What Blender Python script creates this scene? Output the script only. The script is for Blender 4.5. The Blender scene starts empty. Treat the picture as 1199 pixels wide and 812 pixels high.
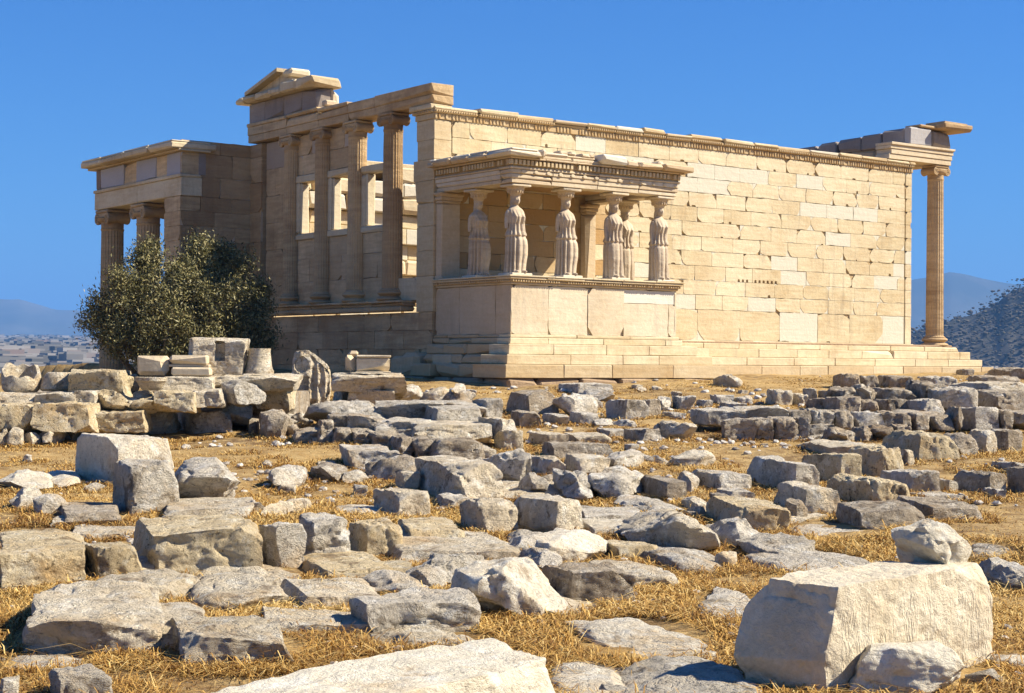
import bpy, math, random
import numpy as np
from mathutils import Matrix, Vector

S = bpy.context.scene
COL = S.collection
R_ = math.radians

# ------------------------------------------------------------------ camera
CAM = np.array([-25.459, -38.253, -0.697])
YAW, PITCH, ROLL, FPX = 0.636329, 0.0084756, 0.0083018, 1900.0
cs, sn = math.cos, math.sin
FWD = np.array([sn(YAW)*cs(PITCH), cs(YAW)*cs(PITCH), sn(PITCH)])
_r = np.array([cs(YAW), -sn(YAW), 0.0]); _u = np.cross(_r, FWD)
RGT = _r*cs(ROLL) + _u*sn(ROLL)
UPV = -_r*sn(ROLL) + _u*cs(ROLL)
cam_d = bpy.data.cameras.new('camera')
cam = bpy.data.objects.new('camera', cam_d); COL.objects.link(cam)
cam.matrix_world = Matrix(((RGT[0], UPV[0], -FWD[0], CAM[0]), (RGT[1], UPV[1], -FWD[1], CAM[1]),
                           (RGT[2], UPV[2], -FWD[2], CAM[2]), (0, 0, 0, 1)))
cam_d.sensor_width = 36.0
cam_d.lens = FPX*36.0/1199.0
cam_d.clip_start = 0.1; cam_d.clip_end = 60000
S.camera = cam

# ------------------------------------------------------------------ sun, sky, exposure
SUN_AZ_FROM_SOUTH = 54.0     # towards east
SUN_EL = 41.0
SKY_STRENGTH = 0.05
SUN_STRENGTH = 5.0
EXPOSURE = 1.15
HAZE = 1.3e-4
a = R_(SUN_AZ_FROM_SOUTH); e = R_(SUN_EL)
SUNV = Vector((sn(a)*cs(e), -cs(a)*cs(e), sn(e)))
sun_d = bpy.data.lights.new('sun', 'SUN'); sun_d.energy = SUN_STRENGTH; sun_d.angle = R_(0.53)
sun_d.color = (1.0, 0.92, 0.77)
sun = bpy.data.objects.new('sun', sun_d); COL.objects.link(sun)
sun.rotation_euler = SUNV.to_track_quat('Z', 'Y').to_euler()
sun.location = (20, -40, 60)

W = bpy.data.worlds.new('World'); S.world = W; W.use_nodes = True
nt = W.node_tree; nt.nodes.clear()
wo = nt.nodes.new('ShaderNodeOutputWorld'); bg = nt.nodes.new('ShaderNodeBackground')
sky = nt.nodes.new('ShaderNodeTexSky'); sky.sky_type = 'NISHITA'; sky.sun_disc = False
sky.sun_elevation = e
sky.sun_rotation = math.atan2(SUNV.x, SUNV.y)
sky.altitude = 150; sky.air_density = 1.0; sky.dust_density = 0.3; sky.ozone_density = 3.0
hsv = nt.nodes.new('ShaderNodeHueSaturation'); hsv.inputs['Saturation'].default_value = 1.35
hsv.inputs['Value'].default_value = 0.80
nt.links.new(sky.outputs[0], hsv.inputs['Color']); 
gain = nt.nodes.new('ShaderNodeMix'); gain.data_type = 'RGBA'; gain.blend_type = 'MULTIPLY'; gain.inputs[0].default_value = 1.0
gain.inputs[7].default_value = (.36, .90, 1.50, 1)
nt.links.new(hsv.outputs[0], gain.inputs[6]); nt.links.new(gain.outputs[2], bg.inputs[0])
nt.links.new(bg.outputs[0], wo.inputs[0]); bg.inputs[1].default_value = SKY_STRENGTH

S.view_settings.view_transform = 'Standard'; S.view_settings.look = 'None'
S.view_settings.gamma = 1.0; S.view_settings.exposure = EXPOSURE
S.view_settings.use_curve_mapping = False
S.render.engine = 'CYCLES'
S.cycles.max_bounces = 6; S.cycles.diffuse_bounces = 2; S.cycles.volume_bounces = 0
S.cycles.use_denoising = True

# ------------------------------------------------------------------ noise in numpy
def _hash(ix, iy, iz, seed):
    h = (ix.astype(np.int64)*374761393 + iy.astype(np.int64)*668265263 + iz.astype(np.int64)*2147483647 + seed*974711) & 0xFFFFFFFF
    h = ((h ^ (h >> 13))*1274126177) & 0xFFFFFFFF
    h = ((h ^ (h >> 16))*2246822519) & 0xFFFFFFFF
    return ((h ^ (h >> 15)) & 0xFFFFFF)/float(0xFFFFFF)

def vnoise(P, seed=0):
    i = np.floor(P); f = P - i; f = f*f*f*(f*(f*6-15)+10); i = i.astype(np.int64)
    r = 0
    for dx in (0, 1):
        wx = f[:, 0] if dx else 1-f[:, 0]
        for dy in (0, 1):
            wy = f[:, 1] if dy else 1-f[:, 1]
            for dz in (0, 1):
                wz = f[:, 2] if dz else 1-f[:, 2]
                r = r + wx*wy*wz*_hash(i[:, 0]+dx, i[:, 1]+dy, i[:, 2]+dz, seed)
    return r*2-1

def fbm(P, seed=0, octs=4, gain=0.5):
    a, s, t = 1.0, 0, 0
    for k in range(octs):
        s = s + a*vnoise(P*2.03**k + 17.3*k, seed+k*31); t += a; a *= gain
    return s/t

# ------------------------------------------------------------------ terrain height
DR_D = [-400, 0, 8, 11, 16.5, 21, 28.5, 36, 45, 52, 62, 70, 90, 130, 200, 350, 800, 1500, 5500, 9000, 60000]
DR_Z = [1.7, 1.65, 1.65, 1.63, 1.55, 1.41, 1.17, .91, .50, .42, .24, .4, 2.0, 12, 40, 62, 40, 14, -52, -62, -70]
_DX = np.arange(-400, 60000, 0.5); _DY = np.interp(_DX, DR_D, DR_Z)
def _smooth():
    k = np.ones(9)/9.0
    return np.convolve(np.pad(_DY, 4, mode='edge'), k, mode='valid')
_DY = _smooth()
FH = np.array([sn(YAW), cs(YAW)]); RH = np.array([cs(YAW), -sn(YAW)])

def ground0(x, y):
    x = np.asarray(x, float); y = np.asarray(y, float)
    D = (x-CAM[0])*FH[0] + (y-CAM[1])*FH[1]
    L = (x-CAM[0])*RH[0] + (y-CAM[1])*RH[1]
    z = CAM[2] - np.interp(D, _DX, _DY)
    # the sunken court west of the temple
    sx = np.clip((-0.6-x)/1.2, 0, 1)*np.clip((x+17)/3.0, 0, 1)
    sy = np.clip((y-1.5)/2.5, 0, 1)*np.clip((40-y)/8, 0, 1)
    dl = np.clip((D-36.5-np.clip(L+7.5, 0, 4)*0.9)/2.0, 0, 1)
    pit = sx*sy*dl; pit = pit*pit*(3-2*pit)
    z = z*(1-pit) + (-3.25)*pit
    # plateau edges to the sides
    side = np.clip((np.abs(L)-60)/140, 0, 1)*np.clip((D+60)/60, 0, 1)
    z = z - np.where(D < 700, 45*side*side*np.clip((700-D)/500, 0, 1), 0)
    return z

def ground(x, y):
    x = np.asarray(x, float); y = np.asarray(y, float)
    P = np.stack([np.ravel(x)*0.45, np.ravel(y)*0.45, np.zeros(x.size)], -1)
    n = fbm(P, 5, 3).reshape(x.shape)
    D = (x-CAM[0])*FH[0] + (y-CAM[1])*FH[1]
    return ground0(x, y) + n*0.075*np.clip(D/14.0, 0.3, 1)

def ray(px, py):
    d = FWD + RGT*(px-599.5)/FPX + UPV*(406-py)/FPX
    return d
def at(px, py, dmin=4.0, dmax=75.0):
    """where the sight line through a photo pixel meets the ground"""
    d = ray(px, py); t = np.linspace(dmin, dmax, 1400)
    P = CAM[None, :] + d[None, :]*t[:, None]
    g = P[:, 2] - ground0(P[:, 0], P[:, 1])
    k = np.argmax(g < 0) if (g < 0).any() else len(t)-1
    if k > 0:
        t0 = t[k-1] + (t[k]-t[k-1])*g[k-1]/(g[k-1]-g[k]+1e-12)
    else: t0 = t[0]
    return CAM + d*t0, t0
def proj(P):
    d = np.asarray(P) - CAM
    z = d@FWD
    return np.stack([599.5 + FPX*(d@RGT)/z, 406 - FPX*(d@UPV)/z], -1), z

# ------------------------------------------------------------------ mesh helpers
class MB:
    def __init__(s): s.v = []; s.f = []; s.t = []
    def add(s, vs, fs, tone=(.5, 0, 0)):
        o = len(s.v); s.v.extend([tuple(map(float, p)) for p in vs]); s.f.extend([tuple(i+o for i in f) for f in fs]); s.t.extend([tone]*len(vs))
    def box(s, x0, x1, y0, y1, z0, z1, tone=(.5, 0, 0), c=0.012, rng=None, chip=0.0, M=None):
        """box with chamfered, unevenly worn edges"""
        rng = rng or RNG
        lo = (x0, y0, z0); hi = (x1, y1, z1); vs = []; ix = {}
        mn = min(x1-x0, y1-y0, z1-z0)
        for k in range(8):
            sg = [(k >> b) & 1 for b in range(3)]
            cc = min(c*rng.uniform(.5, 1.7), mn*.2)
            if chip and rng.random() < chip: cc = min(rng.uniform(.04, .16), mn*.45)
            for ax in range(3):
                p = []
                for b in range(3):
                    val = hi[b] if sg[b] else lo[b]
                    if b != ax: val += (-cc if sg[b] else cc)*(rng.uniform(.7, 1.3))
                    p.append(val)
                ix[(k, ax)] = len(vs); vs.append(p)
        fs = []
        for ax in range(3):
            b, d = [q for q in range(3) if q != ax]
            for sd in (0, 1):
                ks = []
                for (u, w) in ((0, 0), (1, 0), (1, 1), (0, 1)):
                    k = (sd << ax) | (u << b) | (w << d); ks.append(ix[(k, ax)])
                flip = (sd == 1) == (ax == 1)
                fs.append(tuple(ks[::-1]) if flip else tuple(ks))
            for u in (0, 1):
                for w in (0, 1):
                    k0 = (u << b) | (w << d); k1 = k0 | (1 << ax)
                    q = [ix[(k0, b)], ix[(k1, b)], ix[(k1, d)], ix[(k0, d)]]
                    fs.append(tuple(q))
        for k in range(8): fs.append((ix[(k, 0)], ix[(k, 1)], ix[(k, 2)]))
        if M is not None: vs = [tuple(M @ Vector(p)) for p in vs]
        s.add(vs, fs, tone)
    def prism(s, poly, h0, h1, fn, tone=(.5, 0, 0), cap0=False):
        """polygon in (u,v) extruded along depth; fn maps (u,v,depth) to a point"""
        n = len(poly)
        vs = [fn(u, v, h0) for u, v in poly] + [fn(u, v, h1) for u, v in poly]
        fs = [tuple(range(n, 2*n))] + [(i, (i+1) % n, n+(i+1) % n, n+i) for i in range(n)]
        if cap0: fs.append(tuple(range(n-1, -1, -1)))
        s.add(vs, fs, tone)
    def lathe(s, prof, cx, cy, n=48, a0=0, a1=2*math.pi, tone=(.5, 0, 0), flute=None, sx=1, sy=1):
        full = abs(a1-a0-2*math.pi) < 1e-6
        m = n if full else n+1
        vs = []
        for r, z in prof:
            for i in range(m):
                t = a0 + (a1-a0)*i/n
                rr = r if flute is None else r*flute(t, z)
                vs.append((cx+sx*rr*cs(t), cy+sy*rr*sn(t), z))
        fs = []
        for j in range(len(prof)-1):
            for i in range(m if full else n):
                i2 = (i+1) % m
                fs.append((j*m+i, j*m+i2, (j+1)*m+i2, (j+1)*m+i))
        if full:
            fs.append(tuple(range(m-1, -1, -1))); fs.append(tuple((len(prof)-1)*m+i for i in range(m)))
        s.add(vs, fs, tone)
    def build(s, name, mat, parent=None, smooth=None, fix=True):
        return link_mesh(name, s.v, s.f, mat, parent, np.array(s.t, float) if s.t else None, smooth, fix)

def link_mesh(name, v, f, mat, parent=None, tone=None, smooth=None, fix=True, origin=None):
    me = bpy.data.meshes.new(name)
    v = np.asarray(v, float)
    if origin is not None: v = v - np.asarray(origin)
    me.from_pydata(v.tolist(), [], f if isinstance(f, list) else f.tolist())
    if fix:
        import bmesh
        b = bmesh.new(); b.from_mesh(me); bmesh.ops.recalc_face_normals(b, faces=b.faces[:]); b.to_mesh(me); b.free()
    if tone is not None:
        at_ = me.attributes.new('tone', 'FLOAT_COLOR', 'POINT')
        c = np.ones((len(v), 4)); c[:, :tone.shape[1]] = tone
        at_.data.foreach_set('color', c.ravel())
    me.materials.append(mat)
    if smooth:
        me.shade_smooth()
        if smooth < 3.0: me.set_sharp_from_angle(angle=smooth)
    me.update()
    o = bpy.data.objects.new(name, me); COL.objects.link(o)
    if origin is not None: o.location = origin
    if parent is not None: adopt(o, parent)
    return o

def world_loc(o):
    m = Vector(o.location)
    while o.parent: o = o.parent; m += Vector(o.location)
    return m
def adopt(o, p):
    o.parent = p; o.location = Vector(o.location) - world_loc(p)
def tag(o, label=None, cat=None, group=None, kind=None):
    if label: o['label'] = label
    if cat: o['category'] = cat
    if group: o['group'] = group
    if kind: o['kind'] = kind
    return o
def empty(name, loc):
    o = bpy.data.objects.new(name, None); COL.objects.link(o); o.location = loc; o.empty_display_size = .3
    return o
RNG = random.Random(11)

# ------------------------------------------------------------------ materials
class N:
    def __init__(s, name, rough=.85):
        s.m = bpy.data.materials.new(name); s.m.use_nodes = True; s.t = s.m.node_tree
        s.b = s.t.nodes['Principled BSDF']; s.b.inputs['Roughness'].default_value = rough
        s.b.inputs['Specular IOR Level'].default_value = .18
        s.co = s.n('ShaderNodeNewGeometry').outputs['Position']
    def n(s, t, **kw):
        q = s.t.nodes.new(t)
        for k, v in kw.items():
            if k in q.inputs: 
                if hasattr(v, 'is_output'): s.t.links.new(v, q.inputs[k])
                else: q.inputs[k].default_value = v
            else: setattr(q, k, v)
        return q
    def l(s, a, b): s.t.links.new(a, b)
    def scaled(s, sc, src=None):
        m = s.n('ShaderNodeMapping'); m.inputs['Scale'].default_value = sc; s.l(src or s.co, m.inputs['Vector']); return m.outputs[0]
    def noise(s, sc=1.0, det=4, rough=.55, vec=None, dist=0):
        q = s.n('ShaderNodeTexNoise'); q.inputs['Scale'].default_value = sc; q.inputs['Detail'].default_value = det
        q.inputs['Roughness'].default_value = rough; q.inputs['Distortion'].default_value = dist
        s.l(vec or s.co, q.inputs['Vector']); return q.outputs['Fac']
    def voro(s, sc=1.0, vec=None, feat='F1', rnd=1.0):
        q = s.n('ShaderNodeTexVoronoi'); q.feature = feat; q.inputs['Scale'].default_value = sc; q.inputs['Randomness'].default_value = rnd
        s.l(vec or s.co, q.inputs['Vector']); return q
    def ramp(s, fac, stops):
        q = s.n('ShaderNodeValToRGB'); r = q.color_ramp
        while len(r.elements) < len(stops): r.elements.new(.5)
        for e_, (p, c) in zip(r.elements, stops):
            e_.position = p; e_.color = (c, c, c, 1) if isinstance(c, (int, float)) else (*c, 1)
        s.l(fac, q.inputs[0]); return q.outputs[0]
    def mix(s, f, a, b, mode='MIX'):
        q = s.n('ShaderNodeMix'); q.data_type = 'RGBA'; q.blend_type = mode
        for i, v in ((0, f), (6, a), (7, b)):
            if hasattr(v, 'is_output'): s.l(v, q.inputs[i])
            elif i == 0: q.inputs[0].default_value = v
            else: q.inputs[i].default_value = (*v, 1)
        return q.outputs[2]
    def math(s, op, a, b=0.0):
        q = s.n('ShaderNodeMath'); q.operation = op
        for i, v in enumerate((a, b)):
            if hasattr(v, 'is_output'): s.l(v, q.inputs[i])
            else: q.inputs[i].default_value = v
        return q.outputs[0]
    def bump(s, h, st=.5, dist=.02, prev=None):
        q = s.n('ShaderNodeBump'); q.inputs['Strength'].default_value = st; q.inputs['Distance'].default_value = dist
        s.l(h, q.inputs['Height'])
        if prev is not None: s.l(prev, q.inputs['Normal'])
        return q.outputs[0]
    def done(s, col, nrm=None):
        if hasattr(col, 'is_output'): s.l(col, s.b.inputs['Base Color'])
        else: s.b.inputs['Base Color'].default_value = (*col, 1)
        if nrm is not None: s.l(nrm, s.b.inputs['Normal'])
        return s.m

def marble(name, ca, cb, cw, cbrown, stain=.5, bump=.35):
    k = N(name, .8)
    att = k.n('ShaderNodeAttribute'); att.attribute_name = 'tone'
    sep = k.n('ShaderNodeSeparateColor'); k.l(att.outputs['Color'], sep.inputs[0])
    base = k.mix(sep.outputs[0], ca, cb)
    # veins and bedding drawn out along the courses
    vv = k.scaled((.55, .55, 5.0))
    ve = k.ramp(k.noise(1.6, 5, .6, vv, .6), [(.40, 0), (.68, 1)])
    base = k.mix(k.math('MULTIPLY', ve, .45*stain), base, cbrown)
    bl = k.ramp(k.noise(.8, 5, .62), [(.45, 0), (.72, 1)])
    base = k.mix(k.math('MULTIPLY', bl, .55*stain), base, cbrown)
    fine = k.ramp(k.noise(9, 5, .7), [(.3, .80), (.7, 1.08)])
    base = k.mix(.8, base, fine, 'MULTIPLY')
    # rain streaks and soot running down, uneven weathering
    sk = k.ramp(k.noise(1.0, 5, .65, k.scaled((4.5, 4.5, .45))), [(.50, 0), (.70, 1)])
    sk = k.math('MULTIPLY', sk, k.ramp(k.noise(.5, 3), [(.42, 0), (.62, .5)]))
    base = k.mix(sk, base, (ca[0]*.42, ca[1]*.42, ca[2]*.50))
    base = k.mix(k.ramp(k.noise(.28, 3), [(.4, 0), (.65, .35)]), base, (min(1, cb[0]*1.08), min(1, cb[1]*1.10), min(1, cb[2]*1.16)))
    # newly cut marble
    wn = k.mix(k.math('MULTIPLY', k.ramp(k.noise(3, 3), [(.4, 0), (.8, 1)]), .25), cw, (cw[0]*.82, cw[1]*.80, cw[2]*.76))
    base = k.mix(sep.outputs[1], base, wn)
    # brown tone, for patina and for shade painted on the podium's west side
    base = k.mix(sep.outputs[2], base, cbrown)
    # small dark pits
    pit = k.ramp(k.noise(24, 3, .6), [(.27, .55), (.36, 1)])
    base = k.mix(.55, base, pit, 'MULTIPLY')
    h = k.math('ADD', k.noise(7, 6, .65), k.math('MULTIPLY', k.noise(1.7, 3, .5, vv), .6))
    return k.done(base, k.bump(h, bump, .05))

M = {}
M['marble'] = marble('old_marble', (.60, .485, .285), (.71, .605, .40), (.62, .565, .435), (.40, .235, .085), .8)
M['patina'] = marble('brown_marble', (.63, .44, .225), (.76, .57, .32), (.54, .44, .32), (.22, .12, .05), 1.0, .6)
M['pale'] = marble('pale_marble', (.62, .50, .33), (.70, .60, .42), (.72, .68, .58), (.42, .25, .10), .6)
M['frieze'] = marble('dark_limestone', (.30, .25, .205), (.38, .335, .29), (.47, .46, .46), (.20, .14, .10), .5)
M['poros'] = marble('foundation_stone', (.40, .29, .18), (.52, .39, .24), (.6, .5, .4), (.25, .15, .08), .8, .9)
# ------------------------------------------------------------------ ground sheet
def build_ground():
    def axis(lo, hi, fine_lo, fine_hi, st, gr=1.18):
        a = list(np.arange(fine_lo, fine_hi, st)); d = st; x = a[-1]
        while x < hi: d *= gr; x += d; a.append(x)
        d = st; x = fine_lo; b = []
        while x > lo: d *= gr; x -= d; b.append(x)
        return np.array(b[::-1]+a)
    Dv = axis(-300, 40000, 5, 64, .16); Lv = axis(-30000, 30000, -16, 17, .16)
    DD, LL = np.meshgrid(Dv, Lv, indexing='ij')
    X = CAM[0] + DD*FH[0] + LL*RH[0]; Y = CAM[1] + DD*FH[1] + LL*RH[1]
    Z = ground(X, Y)
    P = np.stack([X.ravel(), Y.ravel(), np.zeros(X.size)], -1)
    near = (np.abs(DD-33) < 45).astype(float)*(np.abs(LL) < 40)
    Z = Z + (fbm(P*1.7, 9, 3).reshape(X.shape)*.035 + fbm(P*6, 19, 2).reshape(X.shape)*.012)*near
    nD, nL = X.shape
    idx = np.arange(nD*nL).reshape(nD, nL)
    F = np.stack([idx[:-1, :-1], idx[:-1, 1:], idx[1:, 1:], idx[1:, :-1]], -1).reshape(-1, 4)
    V = np.stack([X, Y, Z], -1).reshape(-1, 3)
    k = N('dry_ground', .95)
    big = k.ramp(k.noise(.35, 5, .6), [(.38, 0), (.58, 1)])
    c = k.mix(big, (.17, .10, .042), (.38, .235, .08))
    c = k.mix(k.ramp(k.noise(3.5, 5, .7), [(.40, 0), (.66, 1)]), c, (.52, .36, .15))
    c = k.mix(k.ramp(k.noise(1.3, 4, .6), [(.60, 0), (.74, .8)]), c, (.14, .09, .05))
    sp = k.voro(38); c = k.mix(k.ramp(sp.outputs['Distance'], [(.10, .55), (.22, 0)]), c, (.42, .38, .33))
    c = k.mix(.5, c, k.ramp(k.noise(45, 3, .7), [(.3, .62), (.7, 1.2)]), 'MULTIPLY')
    # far plain: dry olive scrub and pale town ground
    geo = k.n('ShaderNodeVectorMath', operation='LENGTH'); k.l(k.co, geo.inputs[0])
    far = k.ramp(k.math('DIVIDE', geo.outputs['Value'], 600.0), [(.15, 0), (.4, 1)])
    fc = k.mix(k.ramp(k.noise(.006, 6, .7), [(.42, 0), (.6, 1)]), (.10, .11, .06), (.36, .31, .24))
    c = k.mix(far, c, fc)
    nb = k.bump(k.noise(18, 6, .7), .8, .05)
    m = k.done(c, nb)
    o = link_mesh('ground', V, F, m, fix=False, smooth=3.2)
    return tag(o, 'dry brown earth with golden grass sloping up to the temple', 'ground', kind='structure')
build_ground()

# ------------------------------------------------------------------ temple
TEMPLE = empty('temple', (10, 5.5, -1.2))
tag(TEMPLE, 'ruined ancient marble temple with long block wall, statue porch and tall columns', 'temple')

NOTCH = [(12.0+.19*i, 1.916, .11, .10) for i in range(14)]
def chipped(u0, u1, v0, v1, rng, pc=.28, big=.34, gap=.007, notch=()):
    u0 += gap; u1 -= gap; v0 += gap*.8; v1 -= gap*.8
    w = u1-u0; h = v1-v0
    C = [(u0, v0), (u1, v0), (u1, v1), (u0, v1)]
    out = []
    for i in range(4):
        p = C[i]; a_ = C[i-1]; b_ = C[(i+1) % 4]
        def along(q, d):
            L = math.hypot(q[0]-p[0], q[1]-p[1]); return (p[0]+(q[0]-p[0])*d/L, p[1]+(q[1]-p[1])*d/L)
        if rng.random() < pc:
            da = min(rng.uniform(.05, big)*rng.uniform(.5, 1.3), .42*(h if i % 2 == 1 else w))
            db = min(rng.uniform(.05, big)*rng.uniform(.5, 1.3), .42*(w if i % 2 == 1 else h))
            da = min(da, .45*min(w, h)*1.6, .48*(abs(a_[0]-p[0])+abs(a_[1]-p[1]))); db = min(db, .48*(abs(b_[0]-p[0])+abs(b_[1]-p[1])))
            A = along(a_, da); B = along(b_, db)
            out.append(A)
            m_ = rng.uniform(.25, .75); k_ = rng.uniform(-.05, .35)
            mid = (A[0]+(B[0]-A[0])*m_, A[1]+(B[1]-A[1])*m_)
            out.append((mid[0]+(p[0]-mid[0])*k_, mid[1]+(p[1]-mid[1])*k_))
            out.append(B)
        else:
            d = rng.uniform(.006, .022)
            out.append(along(a_, d)); out.append(along(b_, d))
    # worn edges
    res = []
    for i in range(len(out)):
        p, q = out[i], out[(i+1) % len(out)]
        res.append(p); L = math.hypot(q[0]-p[0], q[1]-p[1]); n = int(L/.22)
        if q[0] > p[0] and abs(p[1]-v0) < .04 and abs(q[1]-v0) < .04 and notch:
            for (nu, nw, nh) in notch:
                if p[0]+nw*.7 < nu < q[0]-nw*.7: res += [(nu-nw/2, v0), (nu-nw*.42, v0+nh*.8), (nu, v0+nh), (nu+nw*.42, v0+nh*.8), (nu+nw/2, v0)]
            continue
        for j in range(1, n):
            t = j/n; s_ = rng.gauss(0, .006) if rng.random() > .12 else rng.uniform(.0, .03)
            nx, ny = -(q[1]-p[1])/L, (q[0]-p[0])/L
            res.append((p[0]+(q[0]-p[0])*t+nx*s_, p[1]+(q[1]-p[1])*t+ny*s_))
    return res

def courses(mb, fn, u0, u1, zs, blen, rng, pw=.18, pc=.28, fill=.6, brown=0.0, skip=None, thick=.05, full_first=False, big=.34, notches=False):
    """courses of blocks on a plane: fn(u, v, depth_outwards)"""
    for ci in range(len(zs)-1):
        v0, v1 = zs[ci], zs[ci+1]
        L = blen*(1.0 if not (full_first and ci == 0) else 1.35)
        u = u0; off = (L*.5 if ci % 2 else L) * rng.uniform(.85, 1.1)
        edges = [u0]
        x = u0+off
        while x < u1-.3*L: edges.append(x); x += L*rng.uniform(.88, 1.12)
        edges.append(u1)
        for a_, b_ in zip(edges[:-1], edges[1:]):
            if skip and skip(a_, b_, v0, v1): continue
            new = rng.random() < pw
            t = (rng.random(), 1.0 if new else 0.0, brown*rng.uniform(.3, 1.3))
            if notches and a_ < 5.6 and 1.5 < v0 < 4.0: t = (t[0], 0, rng.uniform(.45, .95))  # blocks behind the porch opening toned browner
            if new:
                poly = chipped(a_, b_, v0, v1, rng, .04, .1)
            else:
                nts = [(q_[0], q_[2], q_[3]) for q_ in NOTCH if notches and abs(q_[1]-v0) < .05 and a_+.08 < q_[0] < b_-.08]
                if notches and not nts and rng.random() < .3: nts = [(rng.uniform(a_+.15, b_-.15), rng.uniform(.05, .2), rng.uniform(.03, .1))]
                poly = chipped(a_, b_, v0, v1, rng, 0.0 if len(nts) > 2 else pc, big, notch=nts)
            h = rng.gauss(0, .004) + (-.004 if new else 0)
            mb.prism(poly, -.07, h, fn, t)
            if not new:
                if rng.random() < fill and not (notches and nts):   # new marble let in behind the broken corners
                    mb.prism([(a_+.004, v0+.004), (b_-.004, v0+.004), (b_-.004, v1-.004), (a_+.004, v1-.004)], -.075, -.012+rng.gauss(0, .003), fn,
                             (rng.random(), rng.choice([1, 1, .85, .6]), 0))
                else:
                    mb.prism([(a_+.004, v0+.004), (b_-.004, v0+.004), (b_-.004, v1-.004), (a_+.004, v1-.004)], -.075, -.045, fn, (rng.random(), 0, .5))

H = 6.55; LW = 20.57
# --- south wall
rng = random.Random(4)
mb = MB()
fs = lambda u, v, d: (u, -d, v)
cz = [0.0, .98]+[.98+(6.13-.98)/11*i for i in range(1, 12)]
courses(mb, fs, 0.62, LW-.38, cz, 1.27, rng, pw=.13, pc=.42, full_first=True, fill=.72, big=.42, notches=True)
# plain anta strip at the east end, one narrow dark groove before it
courses(mb, fs, LW-.33, LW, cz, 2.0, rng, pw=.1, pc=.2)
mb.box(.62, LW-.01, .08, .62, 0, 6.13, (.6, 0, .4), .01, rng)
SW = mb.build('south_wall', M['marble'], TEMPLE)
# dark beam holes: slots cut in proud old blocks are modelled as recessed pockets framed by chips
# --- wall crown on the south wall: carved band, egg row, worn coping
mb = MB(); rng = random.Random(8)
x = -.0
mb.box(-.02, LW+.02, -.03, .6, 6.132, 6.30, (.5, 0, .55), .01, rng)
while x < LW:
    w = rng.uniform(.085, .105)
    if rng.random() < .86: mb.box(x, x+w*.62, -.058, -.02, 6.15, 6.29, (.5, 0, rng.uniform(.3, .9)), .012, rng)
    x += w*1.25
x = -.04
while x < LW+.04:
    L = rng.uniform(.9, 1.6); x1 = min(x+L, LW+.06)
    if x1-x < .2: break
    if rng.random() < .9:
        mb.box(x+.004, x1-.004, -.095, .6, 6.303, 6.40, (rng.random(), 0, rng.uniform(.3, .7)), .018, rng, .3)
        e_ = x+.03
        while e_ < x1-.06:
            mb.box(e_, e_+.05, -.125, -.09, 6.325, 6.39, (.4, 0, .5), .014, rng); e_ += .085
    else: mb.box(x+.004, x1-.004, -.04, .6, 6.303, 6.40, (rng.random(), 0, .6), .03, rng, .6)
    top = H + rng.uniform(-.04, .03)
    pr = .15 if rng.random() < .75 else rng.uniform(.05, .1)
    mb.box(x+.003, x1-.003, -pr, .6, 6.403, top-.05*(rng.random() < .3), (rng.random(), 1 if rng.random() < .12 else 0, rng.uniform(0, .5)), .022, rng, .45)
    x = x1
mb.build('wall_crown', M['marble'], TEMPLE)
# --- steps and base moulding
def step_ring(name, z0, z1, pr, pw, rng, brown=0.0, blen=1.7, lab=None):
    mb = MB()
    def run(x0, x1, y, dep):
        x = x0
        while x < x1-.05:
            L = blen*rng.uniform(.75, 1.35); xe = min(x+L, x1)
            if x1-xe < .5: xe = x1
            mb.box(x+.003, xe-.003, y+rng.gauss(0, .006), y+dep, z0+.002, z1-.002, (rng.random(), 1 if rng.random() < pw else 0, brown*rng.random()), .014, rng, .03)
            x = xe
    run(6.0+pr, LW+2.35+pr if name != 'base_moulding' else LW+pr, -pr, .5+pr)
    run(.1-pr*.9, 6.0+pr, -3.6-pr, .45+pr)
    # return of the porch on its east side and on its west side
    y = -3.6+.455
    while y < -pr-.05:
        ye = min(y+rng.uniform(.9, 1.6), -pr-.004)
        mb.box(5.5+pr*.2, 6.0+pr+rng.gauss(0, .005), y+.003, ye-.003, z0+.002, z1-.002, (rng.random(), 0, 0), .014, rng, .2); y = ye
    y = -3.6+.455
    wp = pr*.9
    while y < -.05:
        ye = min(y+rng.uniform(.7, 1.5), 0.)
        mb.box(.1-wp*rng.uniform(.65, 1.), .6, y+.003, ye-.003, z0+.002, z1-.002, (rng.random(), 0, .5), .02, rng, .4)
        y = ye
    return mb.build(name, M['marble'], TEMPLE)
rng = random.Random(21)
step_ring('base_moulding', -.09, 0.0, .07, 0, rng)
step_ring('step', -.26, -.093, .14, 0, rng)
step_ring('step', -.54, -.263, .44, 0, rng)
step_ring('step', -.80, -.543, .74, 0, rng)
step_ring('step', -1.16, -.803, 1.02, 0, rng, .6)
# core under the floor
mb = MB(); mb.box(.3, LW+2.2, -.1, 11.0, -3.4, -.02, (.5, 0, .5), .02, rng); mb.box(.3, 5.85, -3.5, -.12, -1.6, -.012, (.5, 0, .5), .02, rng)
mb.build('foundation_core', M['poros'], TEMPLE)

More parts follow.
